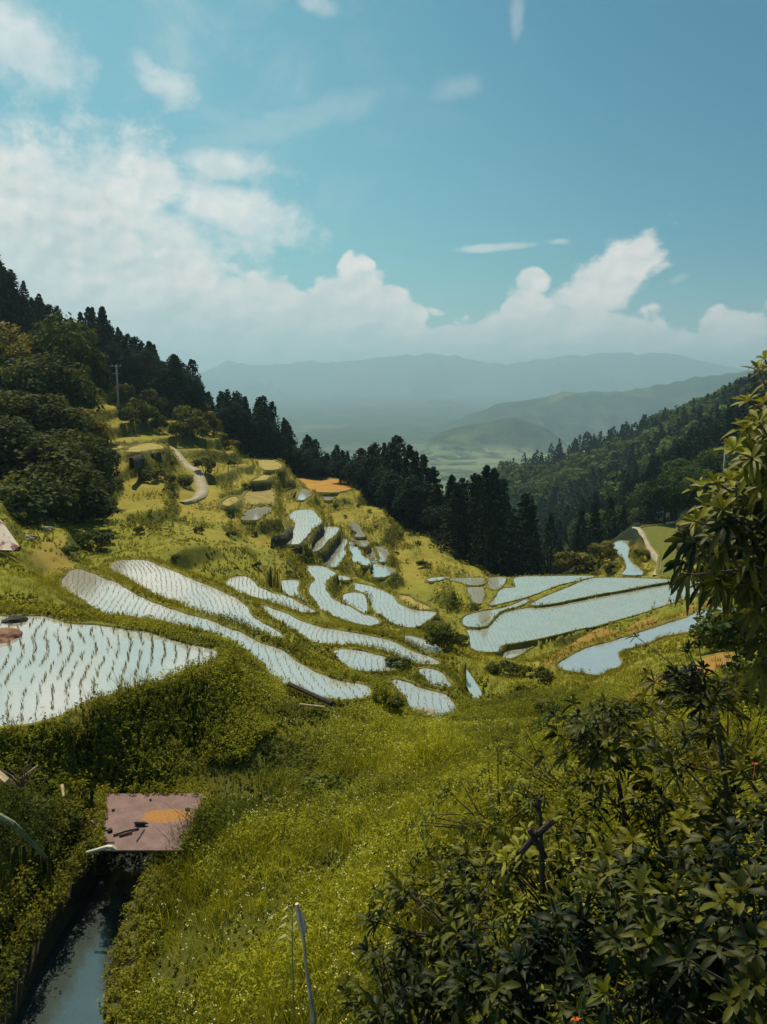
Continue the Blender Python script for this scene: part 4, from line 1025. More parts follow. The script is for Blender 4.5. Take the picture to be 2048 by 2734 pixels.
def herbs(acc, x, y, z, h, nl, tint, leaf):
    n = len(x); B = np.repeat(np.arange(n), nl); m = len(B); t = rng.uniform(.15, 1.05, m); th = rng.random(m) * 6.283
    lx, ly = rng.normal(0, .16, n) * h, rng.normal(0, .16, n) * h; rr = h[B] * .32 * rng.uniform(.2, 1, m) * (1.15 - .6 * t)
    C = np.stack([x[B] + lx[B] * t + np.cos(th) * rr, y[B] + ly[B] * t + np.sin(th) * rr, z[B] + h[B] * t], -1)
    N = unit(np.stack([np.cos(th) * .7, np.sin(th) * .7, np.full(m, .9)], -1) + rng.normal(0, .45, (m, 3)))
    V, Fq = leaf_quads(C, N, leaf * rng.uniform(.55, 1.3, m), .42)
    acc.add(V, Fq, np.repeat(np.clip(tint[B] + .35 * (t - .5) + rng.normal(0, .12, m), 0, 1), 4))
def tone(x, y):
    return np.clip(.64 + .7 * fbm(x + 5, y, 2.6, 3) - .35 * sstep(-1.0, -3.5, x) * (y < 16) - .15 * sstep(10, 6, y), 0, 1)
def tone_old(x, y):
    return np.clip(.52 + .55 * fbm(x + 5, y, 3.0, 3) - .35 * sstep(-1.0, -3.5, x) * (y < 16) + .12, 0, 1)
acc_m = Acc()
def hfac(x, y): return np.where((y > 12.5) & (x < -1.2), .42, 1.0) * (1 - .5 * sstep(15, 20, np.hypot(x, y)))
x, y = scatter(46000, 4.0, 24, .35); ok = valid(x, y); x, y = x[ok], y[ok]; z = zat(x, y)
mnd = sstep(.12, .5, fbm(x + 70, y + 3, 1.0, 2)); pt = fbm(x, y, 1.6, 3) + rng.normal(0, .3, len(x)); hb_ = pt > -.35
dens = np.clip(.30 + .42 * fbm(x, y, 1.5, 3) + .12 * fbm(x, y, .5, 2) + .38 * mnd, .06, 1.05) * hfac(x, y)
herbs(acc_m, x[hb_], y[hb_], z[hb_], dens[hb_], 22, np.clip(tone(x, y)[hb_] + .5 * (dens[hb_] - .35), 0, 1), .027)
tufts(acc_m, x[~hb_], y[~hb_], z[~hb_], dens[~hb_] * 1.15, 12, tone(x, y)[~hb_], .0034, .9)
x, y = scatter(60000, 12.5, 21, 0, -33, 2); sl_ = np.hypot(zat(x + .15, y) - zat(x - .15, y), zat(x, y + .15) - zat(x, y - .15)) / .3
ok = valid(x, y) & (sl_ > .55) & (y > 12.5); x, y = x[ok], y[ok]; z = zat(x, y); k_ = np.clip(.5 + .8 * fbm(x, y, 1.3, 2), 0, 1)
herbs(acc_m, x, y + rng.uniform(-.12, .02, len(x)), z - .02, .10 + .22 * k_, 12, .25 + .45 * k_, .028)
x, y = scatter(9000, 4, 26, .3, 33, 54); ok = valid(x, y); x, y = x[ok], y[ok]; z = zat(x, y)
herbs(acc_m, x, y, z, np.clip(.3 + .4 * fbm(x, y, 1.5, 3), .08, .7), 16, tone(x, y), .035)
# coarse tall grass clumps near the camera
x, y = scatter(700, 6, 17, .5, -28, 20); ok = valid(x, y) & (fbm(x + 90, y, 2.5, 2) > -.05); x, y = x[ok], y[ok]; z = zat(x, y)
tufts(acc_m, x, y, z, rng.uniform(.35, .65, len(x)), 18, tone(x, y) + .1, .0042, 1.0)
tag(link('meadow_weeds', acc_m.mesh('meadow_weeds', m_weed)), 'tangled yellow green weeds covering the near slope', 'weeds', kind='stuff')
acc_b = Acc()
x, y = scatter(24000, 22, 58, 1.3); ok = valid(x, y); x, y = x[ok], y[ok]; z = zat(x, y)
hb_ = fbm(x, y, 3, 2) > 0
tufts(acc_b, x[~hb_], y[~hb_], z[~hb_], rng.uniform(.08, .24, (~hb_).sum()), 9, tone(x, y)[~hb_], .010, .8)
herbs(acc_b, x[hb_], y[hb_], z[hb_], rng.uniform(.08, .24, hb_.sum()), 10, tone(x, y)[hb_], .07)
x, y = scatter(60000, 58, 128, 1.4); ok = valid(x, y); x, y = x[ok], y[ok]; z = zat(x, y)
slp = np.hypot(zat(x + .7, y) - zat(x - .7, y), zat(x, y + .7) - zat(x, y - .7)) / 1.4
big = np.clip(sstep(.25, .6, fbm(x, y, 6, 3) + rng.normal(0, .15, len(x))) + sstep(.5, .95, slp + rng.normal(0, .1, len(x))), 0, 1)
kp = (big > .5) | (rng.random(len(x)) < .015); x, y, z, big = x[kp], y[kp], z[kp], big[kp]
herbs(acc_b, x, y, z, .12 + .5 * big, 7, np.clip(1.0 - .6 * big + .35 * fbm(x, y, 9, 2), 0, 1), .11)  # tint also drops on steep ground, adding to its painted shade
# grass rimming every paddy
for name, (p, h, raz, kind) in POLY.items():
    per = np.linalg.norm(np.roll(p[:, :2], -1, 0) - p[:, :2], axis=1).sum(); far = p[:, 1].mean()
    k = int(per * (46 if far < 40 else (10 if kind != 'dense' else 5))); i = rng.integers(0, len(p), k); n_ = outward(p)
    o = rng.uniform(.05, .7 if far < 40 else .45, k); q = p[i, :2] + n_[i] * o[:, None] + rng.normal(0, .04, (k, 2))
    zz = np.full(k, CAMZ - h + .06) + np.where(o > .5, -.1, 0); okk = (np.abs(np.arctan2(q[:, 0], q[:, 1])) < .6) 
    q, zz = q[okk], zz[okk]; hh = rng.uniform(.04, .24, len(q)) * np.clip(.9 + fbm(q[:, 0], q[:, 1], 2.2, 2) * 1.3, .25, 1.9) * (1.05 if name == 'P1' else .9) * (.7 if kind == 'dense' else 1)
    half = rng.random(len(q)) < .5
    tufts(acc_b, q[half, 0], q[half, 1], zz[half], hh[half], 7, tone(q[half, 0], q[half, 1]) * .8, .012 if far > 40 else .006, .8)
    herbs(acc_b, q[~half, 0], q[~half, 1], zz[~half], hh[~half], 8, tone(q[~half, 0], q[~half, 1]) * .8, .06 if far > 40 else .035)
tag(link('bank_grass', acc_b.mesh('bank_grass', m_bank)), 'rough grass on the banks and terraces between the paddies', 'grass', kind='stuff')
# tiny pale flower heads over the meadow
m_flower, g, out = material('pale_petals'); g.L.new(principled(g, (.60, .56, .28), .7, .2), out.inputs[0])
x, y = scatter(1800, 6.5, 20, .6, -22, 14); ok = valid(x, y) & (fbm(x + 31, y + 7, 1.4, 2) > -.05); x, y = x[ok], y[ok]; z = zat(x, y) + np.clip(.30 + .42 * fbm(x, y, 1.5, 3) + .12 * fbm(x, y, .5, 2) + .38 * sstep(.12, .5, fbm(x + 70, y + 3, 1.0, 2)), .06, 1.05) * hfac(x, y) * 1.05 + .03
C = np.stack([x, y, z], -1); C = np.concatenate([C + rng.normal(0, .012, C.shape) for _ in range(3)])
V, Fq = leaf_quads(C, unit(rng.normal(0, .4, C.shape) + [0, -.4, 1]), np.full(len(C), .009), .9)
tag(link('meadow_flowers', mesh_np('meadow_flowers', V, [Fq], m_flower)), 'tiny cream white flower heads dotting the weedy slope', 'flowers', kind='stuff')
# ---------------------------------------------------------------- glossy rosettes (foreground tree and shrubs)
def rosette(acc, c, axis, L, n=9, tint=.5, open_=(.5, 1.25), droop=.35, rr=rng):
    axis = unit(np.asarray(axis, float)); a = unit(np.cross(axis, [.3, .1, 1.0])); b = np.cross(axis, a); off_ = rr.random() * 6.28
    for k in range(n):
        th = off_ + k * 2.399; pol = open_[0] + (open_[1] - open_[0]) * (k / n) + rr.normal(0, .1)
        out_ = math.cos(th) * a + math.sin(th) * b; d = math.cos(pol) * axis + math.sin(pol) * out_
        side = unit(np.cross(d, axis) + rr.normal(0, .12, 3)); nrm = np.cross(side, d); l = L * rr.uniform(.75, 1.15); w = l * rr.uniform(.115, .165)
        dr = droop * rr.uniform(.4, 1.4)
        V = []
        for t, ww in ((0, .12), (.3, .72), (.65, 1.0), (.88, .62), (1.0, .04)):
            m_ = c + d * l * t + np.array([0, 0, -1]) * dr * l * t * t
            V += [m_ - side * w * ww + nrm * w * ww * .35, m_, m_ + side * w * ww + nrm * w * ww * .35]
        Fq = []
        for q in range(4):
            o = q * 3; Fq += [[o, o + 1, o + 4, o + 3], [o + 1, o + 2, o + 5, o + 4]]
        acc.add(np.array(V), np.array(Fq), np.full(15, np.clip(tint + rr.normal(0, .12), 0, 1)))

def twig_net(b, root, tips, r0):
    for t in tips:
        t = np.array(t); mid = root * .45 + t * .55 + rng.normal(0, .06, 3) + [0, 0, -.08 * np.linalg.norm(t - root)]
        b.tube([root, mid, t], [r0, r0 * .6, r0 * .25], 5)

# tree with leaf rosettes leaning in from the right
tips = []
Rl = [(970,150,.8),(930,225,.6),(1010,230,.5),(860,425,.95),(965,440,.9),(845,600,.95),(930,560,.9),(985,620,.8),(955,700,.85),(840,720,.9),(770,740,.9),(900,770,.7),(650,960,.95),(560,985,.9),(750,940,.95),(690,1040,.8),(800,1000,.8),(600,1110,.8),(690,1130,.45),(840,870,.7),(870,950,.6),(550,1195,.9),(640,1175,.6),(740,1120,.4),(520,1215,.8),(450,1330,.1),(515,1350,.1),(560,1420,.15),(440,1480,.1),(470,1560,.05),(500,1540,.3),(620,1490,.2),(680,1600,.35),(740,1500,.3),(700,1650,.1),(560,1620,.15),(800,1560,.2),(860,1480,.1),(860,1640,.1),(900,1800,.1),(960,1900,.1),(960,2000,.2),(930,2150,.2),(960,2150,.3)]
for X, Y, tn_ in Rl:  # leaf tint carries the backlit upper tips and the unlit lower crown
    d = rng.uniform(4.2, 5.4); tips.append((at_d('R', X, Y, d), tn_, .125))
for k in range(150):
    Y = rng.uniform(330, 2250); xl = np.interp(Y, [100, 400, 700, 950, 1200, 1500, 1700, 1900, 2250], [1000, 960, 920, 800, 720, 720, 930, 1010, 1000]); X = rng.uniform(xl, 1900)
    if 1700 < Y < 2000 and X < 1300 and rng.random() < .6: continue
    d = rng.uniform(4.3, 6.4)
    if Y > 1650 and rng.random() < .55: continue
    tips.append((at_d('R', X, Y, d), np.clip(.55 - (Y - 300) / 1900 + rng.normal(0, .15), 0, 1) * (.8 if rng.random() < .6 else .25), .13))  # tint darkens down the crown as painted shade
a = Acc(); wood = MB(); base = np.array([3.9, 5.9, float(zat(3.9, 5.9)) - .3]); top = np.array([3.5, 5.6, CAMZ + .45])
for k in range(190):
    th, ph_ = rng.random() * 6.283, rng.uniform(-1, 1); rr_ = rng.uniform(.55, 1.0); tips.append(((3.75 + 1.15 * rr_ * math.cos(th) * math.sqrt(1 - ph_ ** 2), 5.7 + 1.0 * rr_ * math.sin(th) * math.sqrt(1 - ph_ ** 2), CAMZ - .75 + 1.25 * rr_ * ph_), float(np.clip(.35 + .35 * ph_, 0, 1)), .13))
tips = [t_ for t_ in tips if t_[0][0] / t_[0][1] > .36]
limbs = []
cc = np.array([t_[0] for t_ in tips]); hubs = cc[rng.choice(len(cc), 22, replace=False)].copy()
for _ in range(6):
    own = np.argmin(((cc[:, None] - hubs[None]) ** 2).sum(2), 1)
    for h_ in range(22):
        if (own == h_).any(): hubs[h_] = cc[own == h_].mean(0)
hubs = hubs * .75 + np.array([3.7, 5.7, CAMZ - .9]) * .25
trunk_pts = [base, base * .6 + top * .4 + [.1, 0, 0], base * .25 + top * .75, top]
wood.tube(trunk_pts, [.14, .11, .07, .03], 9)
for ti_, (c, tn_, L) in enumerate(tips):
    c = np.array(c); t_ = np.clip((c[2] - .9 - base[2]) / (top[2] - base[2]), .1, .97); r_ = base + (top - base) * t_
    limbs.append((hubs[own[ti_]], c)); r_ = r_ * .5 + hubs[own[ti_]] * .5
    ax = unit(c - r_) * .8 + np.array([0, 0, .9 if tn_ > .4 else -.15])
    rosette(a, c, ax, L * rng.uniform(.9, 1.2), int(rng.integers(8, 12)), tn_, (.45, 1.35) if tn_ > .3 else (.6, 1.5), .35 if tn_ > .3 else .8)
    for q in range(2):   # older leaves further down the same twig
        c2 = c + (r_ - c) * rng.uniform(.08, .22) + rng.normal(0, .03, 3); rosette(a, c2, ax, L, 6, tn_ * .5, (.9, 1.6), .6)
root = empty('broad_leaved_tree', tuple(base)); tag(root, 'tree with glossy rosettes of long leaves leaning in from the right edge', 'tree')
def rel(acc_or_me, name, mat, origin):
    me = acc_or_me.mesh(name, mat) if isinstance(acc_or_me, Acc) else acc_or_me
    v = np.empty(len(me.vertices) * 3, np.float32); me.vertices.foreach_get('co', v); v = (v.reshape(-1, 3) - np.array(origin, np.float32)); me.vertices.foreach_set('co', v.ravel()); me.update()
    return me
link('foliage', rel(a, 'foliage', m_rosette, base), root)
br = MB()
for h_ in hubs:
    t_ = np.clip((h_[2] - .5 - base[2]) / (top[2] - base[2]), .25, .93); r_ = base + (top - base) * t_; br.tube([r_, r_ * .5 + h_ * .5 + rng.normal(0, .05, 3) - [0, 0, .1], h_], [.045, .032, .018], 6)
for r_, c in limbs: br.tube([r_, r_ * .5 + c * .5 + rng.normal(0, .05, 3) + [0, 0, -.08], c], [.016, .010, .005], 5)
o = wood.build('trunk', m_bark); o.data = rel(o.data, '', None, base); o.parent = root
o = br.build('branches', m_bark); o.name = 'branch'; o.data = rel(o.data, '', None, base); o.parent = root

# dense rosette shrubs in the near right corner
def rosette_shrub(x, y, R, H, n, L, label, seed, bright=.35):
    r = np.random.default_rng(seed); z0 = float(zat(x, y)); a = Acc(); b = MB(); o0 = np.array([x, y, z0])
    for k in range(n):
        th = r.random() * 6.283; ph = math.acos(r.uniform(-.05, 1)); q = r.uniform(.62, 1.0) ** .5
        bump_ = 1 + .22 * math.sin(3 * th + seed) + .15 * math.sin(5 * th + 2 * ph)
        c = o0 + np.array([math.sin(ph) * math.cos(th) * R * q * bump_, math.sin(ph) * math.sin(th) * R * q * bump_, math.cos(ph) * H * q * bump_ + .15])
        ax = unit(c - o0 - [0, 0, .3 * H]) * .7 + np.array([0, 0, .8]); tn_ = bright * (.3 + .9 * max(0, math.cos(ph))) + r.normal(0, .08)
        if r.random() < (.16 if bright > .3 else .05): tn_ += .4
        rosette(a, c, ax, L * r.uniform(.7, 1.25), int(r.integers(7, 11)), np.clip(tn_, 0, 1), (.35, 1.35), .4, r)
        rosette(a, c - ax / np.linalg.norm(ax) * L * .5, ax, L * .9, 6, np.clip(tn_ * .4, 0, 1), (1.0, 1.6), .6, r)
        if k % (2 if L > .12 else 6) == 0: b.tube([o0 + [0, 0, .05], o0 * .5 + c * .5 + r.normal(0, .05, 3), c], [.016, .010, .005], 5)
    root = empty('leafy_shrub', tuple(o0)); tag(root, label, 'shrub')
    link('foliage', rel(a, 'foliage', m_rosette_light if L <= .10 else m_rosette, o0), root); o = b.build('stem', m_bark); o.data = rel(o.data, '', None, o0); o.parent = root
    return root
for (X, Y, d, R, H, n, L, lab, br_) in [
    (1330,2190,9.6,1.0,.75,130,.10,'low bright leafed shrub at the edge of the meadow, left of the leaning sapling',.8),
    (1540,2090,10.2,1.1,.85,140,.10,'leafy shrub behind the dark tuft of the leaning sapling',.7),
    (1740,2010,10.0,1.1,.9,140,.10,'olive shrub just right of the leaning sapling',.6),
    (1950,1960,9.4,1.2,1.0,140,.10,'dense shrub at the right, under the bare dark sapling stem',.45),
    (1210,2290,8.4,.75,.55,110,.095,'small bright shrub where the meadow meets the dark bushes',.8),
    (1230,2350,7.2,.85,.75,105,.15,'dark shrub with broad rosettes at the lower middle, left of the other shrubs',.45),
    (1500,2200,6.6,.85,.8,105,.155,'olive shrub with broad pale leaves behind the crossed dark sticks',.95),
    (1830,2080,6.2,1.0,.85,120,.15,'wide shrub with bright tips under the leaning rosette tree',.9),
    (2150,2150,5.6,1.1,.95,105,.16,'tall dark shrub cut by the right edge of the view',.2),
    (1120,2650,5.6,.72,.62,95,.15,'black green shrub at the bottom edge beside the tall grass',.05),
    (1450,2560,5.0,.75,.7,95,.16,'dense dark shrub in the bottom centre right with a pale rosette',.1),
    (1780,2450,4.6,.75,.75,95,.16,'dark shrub in the bottom right with an orange flower near its top',.1),
    (2050,2600,4.2,.8,.8,85,.165,'very dark shrub filling the bottom right corner',.03),
    (1500,2900,3.9,.55,.5,70,.155,'low dark shrub rising from below the bottom edge',.2)]:
    x, y, _ = at_d('S', X, Y, d); rosette_shrub(x, y, R, H, n, L, lab, int(X), br_ * .8)  # bottom shrubs get dark leaf tints that stand for the corner's shade

# looser bushes between the meadow and the tree
for (X, Y, w, lk, tl, lab) in [(1480,1980,150,'b',.8,'loose green bush at the top left of the near shrubs'),(1660,1930,180,'b',.6,'leafy green bush in front of the brown soil patch'),(1850,1910,240,'b',.8,'dark leafy bush under the overhanging rosettes'),(1990,1800,300,'b',1.0,'dark bush at the right edge level with the curved pond'),(2040,1960,320,'b',1.0,'shaded bush at the right edge above the rosette shrubs'),(1930,1730,200,'b',.8,'bush on the bank just right of the curved pond'),(1390,1870,80,'b',.8,'small dark bush standing in the bright yellow meadow'),(1340,1800,100,'b',.6,'dark bush on the bank right of the lower channel'),(860,2120,170,'b',.5,'low dark weed mound in the meadow above the broken stake'),(1060,1790,80,'b',.8,'small bush between the two lowest round paddies')]:
    bush('S', X, Y, w, lk, lab, tall=tl)
# saplings with a bare dark stem carrying a tuft of rosettes
def sapling(foot, crown, d0, d1, label, n, L, tint, spread=.3):
    p0 = np.array(at_d(*foot, d0)); p0[2] = min(p0[2], float(zat(p0[0], p0[1]))) if False else p0[2]; p1 = np.array(at_d(*crown, d1))
    g0 = np.array([p0[0], p0[1], float(zat(p0[0], p0[1])) - .1]); a = Acc(); b = MB()
    b.tube([g0, p0 * .7 + g0 * .3, p0 * .4 + p1 * .6, p1], [.03, .024, .018, .01], 7)
    for k in range(n):
        c = p1 + rng.normal(0, 1, 3) * np.array([spread, spread, spread * .6]); rosette(a, c, (c - p1) * 1.5 + [0, 0, .35], L * rng.uniform(.8, 1.2), 9, tint + rng.normal(0, .1), (.5, 1.4), .5)
        b.tube([p1 - (p1 - g0) * .08, (c + p1) * .5, c], [.01, .007, .004], 5)
    root = empty('sapling', tuple(g0)); tag(root, label, 'sapling')
    link('foliage', rel(a, 'foliage', m_rosette, g0), root); o = b.build('stem', m_bark); o.data = rel(o.data, '', None, g0); o.parent = root
sapling(('3', 1050, 1190), ('3', 950, 1000), 7.0, 7.2, 'leaning sapling with a dark leaf tuft over the yellow meadow', 70, .14, .16, .24)
sapling(('3', 1500, 1090), ('3', 1395, 800), 6.3, 6.8, 'thin sapling with a dark bare stem before the brown soil patch', 60, .13, .25, .22)
sapling(('6', 690, 440), ('6', 670, 210), 6.2, 6.3, 'slender upright sapling with small leaf rings beside the crossed sticks', 9, .07, .5, .12)

# orange blossoms
m_orange, g, out = material('orange_petals'); g.L.new(principled(g, (.62, .13, .03), .6, .2), out.inputs[0])
for zone, x, y, d, lab in [('6', 1605, 68, 5.3, 'orange blossom near the right edge under the leaning tree'), ('6', 1540, 558, 4.2, 'orange blossom beside a bright rosette in the dark shrub'), ('6', 830, 1172, 3.9, 'reddish blossom at the very bottom edge')]:
    c = np.array(at_d(zone, x, y, d)); V = []; Fq = []; b = MB()
    for k in range(6):
        th = k * 1.047; b.add([c + np.array([math.cos(th + q) * r_, math.sin(th + q) * r_ * .7, h_]) for q, r_, h_ in ((0, .002, 0), (.4, .016, .012), (0, .028, .012), (-.4, .016, .012))], [(0, 1, 2, 3)])
    b.tube([c, c + [0, .01, -.12]], .003, 5)
    tag(b.build('blossom', m_orange), lab, 'flower')

# ---------------------------------------------------------------- the steel plate across the channel
m_plate, g, out = material('rusty_painted_steel'); tc = g.node('ShaderNodeTexCoord'); v = tc.outputs['Object']
n = g.noise(v, 3.5, 6, .65); n2 = g.noise(v, 30, 4, .7)
c = g.mix(g.ss(n, .35, .65), (.105, .056, .058), (.165, .092, .092))
c = g.mix(g.m('MULTIPLY', g.ss(n2, .58, .66), .8), c, (.06, .03, .025))
sp = g.node('ShaderNodeSeparateXYZ'); g.L.new(v, sp.inputs[0])
ex = g.m('DIVIDE', g.m('SUBTRACT', sp.outputs[0], .22), .44); ey = g.m('DIVIDE', g.m('SUBTRACT', sp.outputs[1], .12), .24)
e = g.m('ADD', g.m('SQRT', g.m('ADD', g.m('MULTIPLY', ex, ex), g.m('MULTIPLY', ey, ey))), g.m('MULTIPLY', g.m('SUBTRACT', n, .5), 1.3))
c = g.mix(g.ss(e, 1.05, .8), c, g.mix(g.ss(n2, .4, .6), (.30, .13, .012), (.20, .075, .012)))
g.L.new(principled(g, c, .7, .35, g.bump(n2, .3, .004)), out.inputs[0])
HP = 7.32
q = [np.array(at_h('5', x, y, HP)) for x, y in ((455,192),(905,192),(790,437),(440,437))]; cen = sum(q) / 4; PQ = list(q)
b = MB(); V = [p_ - cen for p_ in q]; V = V + [p_ - [0, 0, .035] for p_ in V]
b.add(V, [(3, 2, 1, 0)[::-1][::-1], (4, 5, 6, 7)[::-1][::-1], (0, 1, 5, 4), (1, 2, 6, 5), (2, 3, 7, 6), (3, 0, 4, 7)])
plate = empty('steel_plate', tuple(cen)); tag(plate, 'pinkish rusted steel plate lying across the irrigation channel', 'steel plate')
o = b.build('sheet', m_plate, plate); 
bm = bmesh.new(); bm.from_mesh(o.data); bmesh.ops.recalc_face_normals(bm, faces=bm.faces); bm.to_mesh(o.data); bm.free()
b = MB()
t1, t2 = at_h('5', 390, 308, HP - .01), at_h('5', 470, 308, HP - .01); t3, t4 = at_h('5', 470, 352, HP - .01), at_h('5', 435, 350, HP - .01)
V = [np.array(p_) - cen + [0, 0, .008] for p_ in (t1, t2, t3, t4)]; b.add(V + [p_ - [0, 0, .02] for p_ in V], [(0, 1, 2, 3), (4, 7, 6, 5), (0, 4, 5, 1), (1, 5, 6, 2), (2, 6, 7, 3), (3, 7, 4, 0)])
b.build('tab', m_plate, plate)
m_dark = plain('dark_rotten_wood', (.015, .012, .012), (.06, .045, .04), 12, .95, .5, .01)
m_stone = plain('pale_stone', (.16, .14, .10), (.30, .26, .20), 9, .9, .5, .01)
def stone(name, p, s, mat, label, cat, grp=None, seed=1):
    bm = bmesh.new(); bmesh.ops.create_icosphere(bm, subdivisions=3, radius=1)
    for v_ in bm.verts:
        k = 1 + .28 * (float(vnoise(v_.co.x * 1.7 + seed * 3, v_.co.y * 1.7 + v_.co.z * 1.3)) - .5) * 2; v_.co = Vector((v_.co.x * s[0] * k, v_.co.y * s[1] * k, v_.co.z * s[2] * k))
    me = bpy.data.meshes.new(name); bm.to_mesh(me); bm.free(); me.materials.append(mat)
    return tag(link(name, me, None, p), label, cat, grp)
def on_plate(x, y, dz=0.0): p = at_h('5', x, y, HP - dz); return Vector(p)
def stick(name, pts, r, mat, label, cat, grp=None, n=7):
    b = MB(); P = [np.array(p_) for p_ in pts]; o0 = P[0]; b.tube([p_ - o0 for p_ in P], r, n); return tag(b.build(name, mat, None, False, tuple(o0)), label, cat, grp)
stone('wood_chunk', on_plate(607, 322, .04), (.12, .035, .035), m_dark, 'black chunk of rotten wood in the middle of the steel plate', 'wood', seed=2)
stone('pebble', on_plate(476, 350, .03), (.045, .04, .03), m_dark, 'dark pebble near the left edge of the steel plate', 'stone', seed=5)
stone('pebble', on_plate(650, 218, .02), (.022, .02, .018), m_dark, 'tiny black pebble near the far edge of the steel plate', 'stone', seed=6)
stone('pebble', on_plate(490, 262, .02), (.03, .025, .018), m_dark, 'small black pebble at the upper left of the steel plate', 'stone', seed=8)
stone('pebble', on_plate(810, 258, .02), (.05, .03, .015), m_dark, 'flat dark scrap at the right of the orange rust stain', 'stone', seed=9)
stick('twig', [on_plate(490, 373, .02), on_plate(540, 356, .03), on_plate(600, 343, .02)], .016, m_dark, 'dark broken twig lying on the near half of the steel plate', 'twig')
stick('twig', [on_plate(515, 378, .015), on_plate(572, 362, .02)], .013, m_dark, 'short dark twig just under the longer twig on the plate', 'twig')
stick('twig', [on_plate(440, 405, .015), on_plate(495, 402, .02)], .008, m_dark, 'thin straight twig near the plate corner above the white pipe', 'twig')
stick('twig', [on_plate(590, 398, .015), on_plate(625, 345, .02)], .007, m_dark, 'thin twig slanting below the black wood chunk', 'twig')
m_pipe = plain('dirty_white_plastic', (.42, .40, .34), (.58, .56, .50), 6, .5, .2, .005, .4)
stick('white_pipe', [at_h('5', 375, 447, 7.28), at_h('5', 420, 436, 7.24), at_h('5', 462, 424, 7.2), at_h('5', 482, 424, 7.2), at_h('5', 497, 436, 7.25)], [.025, .03, .035, .036, .036], m_pipe, 'bent dirty white pipe sticking out beside the plate corner', 'pipe', None, 10)
m_vine = plain('grey_green_bark', (.10, .12, .07), (.22, .24, .15), 8, .9, .5, .01)
stick('bare_branch', [at_d('5', -60, 270, 9.6), at_d('5', 0, 292, 9.6), at_d('5', 55, 322, 9.6), at_d('5', 95, 360, 9.7), at_d('5', 165, 432, 9.9), at_d('5', 200, 470, 10.0)], [.05, .045, .04, .036, .03, .026], m_vine, 'curved bare grey branch arching in from the left edge', 'branch')
b = MB(); p1 = np.array(at_d('5', -40, 78, 11.2)); p2 = np.array(at_d('5', 35, 140, 11.0)); b.tube([p1 - p1, p2 - p1], .06, 4)
tag(b.build('plank', m_pale_bark, None, False, tuple(p1)), 'short pale board end poking in at the left edge', 'board')
# dry twiggy stump with fan of dead stalks
c0 = np.array(at_d('5', 95, 165, 12.0)); b = MB()
for k in range(22):
    th = rng.uniform(-.3, 3.4); l = rng.uniform(.25, .7); e_ = c0 + np.array([math.cos(th) * l * .8, rng.normal(0, .15), math.sin(th) * l * .8 + .1]); b.tube([c0 - c0, (c0 + e_) / 2 - c0 + [0, 0, .05], e_ - c0], [.012, .008, .004], 5)
tag(b.build('dead_fern', plain('dead_stalks', (.12, .07, .045), (.26, .17, .12), 8), None, False, tuple(c0)), 'fan of dry dead stalks in the shade above the bare branch', 'dead plant')
stick('dry_stick', [at_d('5', 85, 130, 12), at_d('5', 165, 70, 12.2)], .014, m_pale_bark, 'straight dry stick slanting up from the dead stalks', 'stick')
stick('dry_stick', [at_d('5', 268, 155, 12.6), at_d('5', 275, 205, 12.4)], [.03, .02], m_pale_bark, 'pale split stick standing in the grass left of the plate', 'stick')

# weathered stake in the foreground meadow
p0 = np.array(at_d('5', 1357, 1250, 5.9)); p0[2] = min(p0[2], float(zat(p0[0], p0[1]))) - .1
pts = [p0, at_d('5', 1355, 1160, 5.95), at_d('5', 1342, 1080, 6.0), at_d('5', 1325, 960, 6.1), at_d('5', 1315, 850, 6.15), at_d('5', 1308, 790, 6.2)]
st = empty('broken_stake', tuple(p0)); tag(st, 'tall broken pale wooden stake standing in the foreground weeds', 'stake')
b = MB(); b.tube([np.array(p_) - p0 for p_ in pts], [.030, .028, .022, .014, .014, .018], 8); b.build('shaft', m_pale_bark, st)
b = MB(); s0, s1, s2 = [np.array(at_d('5', x_, y_, 6.2)) - p0 for x_, y_ in ((1308, 795), (1294, 730), (1282, 668))]
b.tube([s0, s1, s2], [.02, .032, .018], 6); b.tube([s0 + [.03, -.01, .02], s1 + [.035, -.01, 0], s2 + [.03, 0, -.05]], [.014, .015, .005], 5); b.build('splintered_top', plain('bleached_wood', (.46, .38, .27), (.65, .55, .42), 20, .9, .6, .008), st)
# grass plant with arching blades by the stake
c0 = np.array(at_d('5', 1262, 800, 6.5)); b = MB(); g0 = np.array([c0[0], c0[1], float(zat(c0[0], c0[1]))]); b.tube([g0 - c0, [0, 0, .0], [.01, 0, .28]], [.008, .006, .003], 5)
for k in range(7):
    z_ = -.05 + .045 * k + rng.normal(0, .012); sd_ = -1 if k % 2 == 0 else .8; l = rng.uniform(.06, .13)
    P = [np.array([0, 0, z_]), np.array([sd_ * l * .5, .01, z_ + .055]), np.array([sd_ * l, .0, z_ + .03]), np.array([sd_ * l * 1.35, 0, z_ - .03])]
    for i in range(3):
        w0, w1 = (.011, .012, .008, .001)[i:i + 2]; b.add([P[i] + [0, -w0, 0], P[i] + [0, w0, w0], P[i + 1] + [0, w1, w1], P[i + 1] + [0, -w1, 0]], [(0, 1, 2, 3)])
tag(b.build('reed', plain('pale_blade', (.22, .24, .07), (.36, .36, .14), 9, .6), None, False, tuple(c0)), 'small reed with arching pale blades left of the broken stake', 'reed')
# crossed dark sticks
stick('dark_stick', [at_d('6', 590, 450, 6.0), at_d('6', 650, 380, 6.05), at_d('6', 735, 308, 6.1)], .028, m_dark, 'dark stick slanting up to the right across the thinner one', 'stick')
stick('dark_stick', [at_d('6', 700, 470, 6.0), at_d('6', 660, 400, 6.0), at_d('6', 628, 345, 6.0)], .024, m_dark, 'short dark stick crossing under the slanting stick', 'stick')

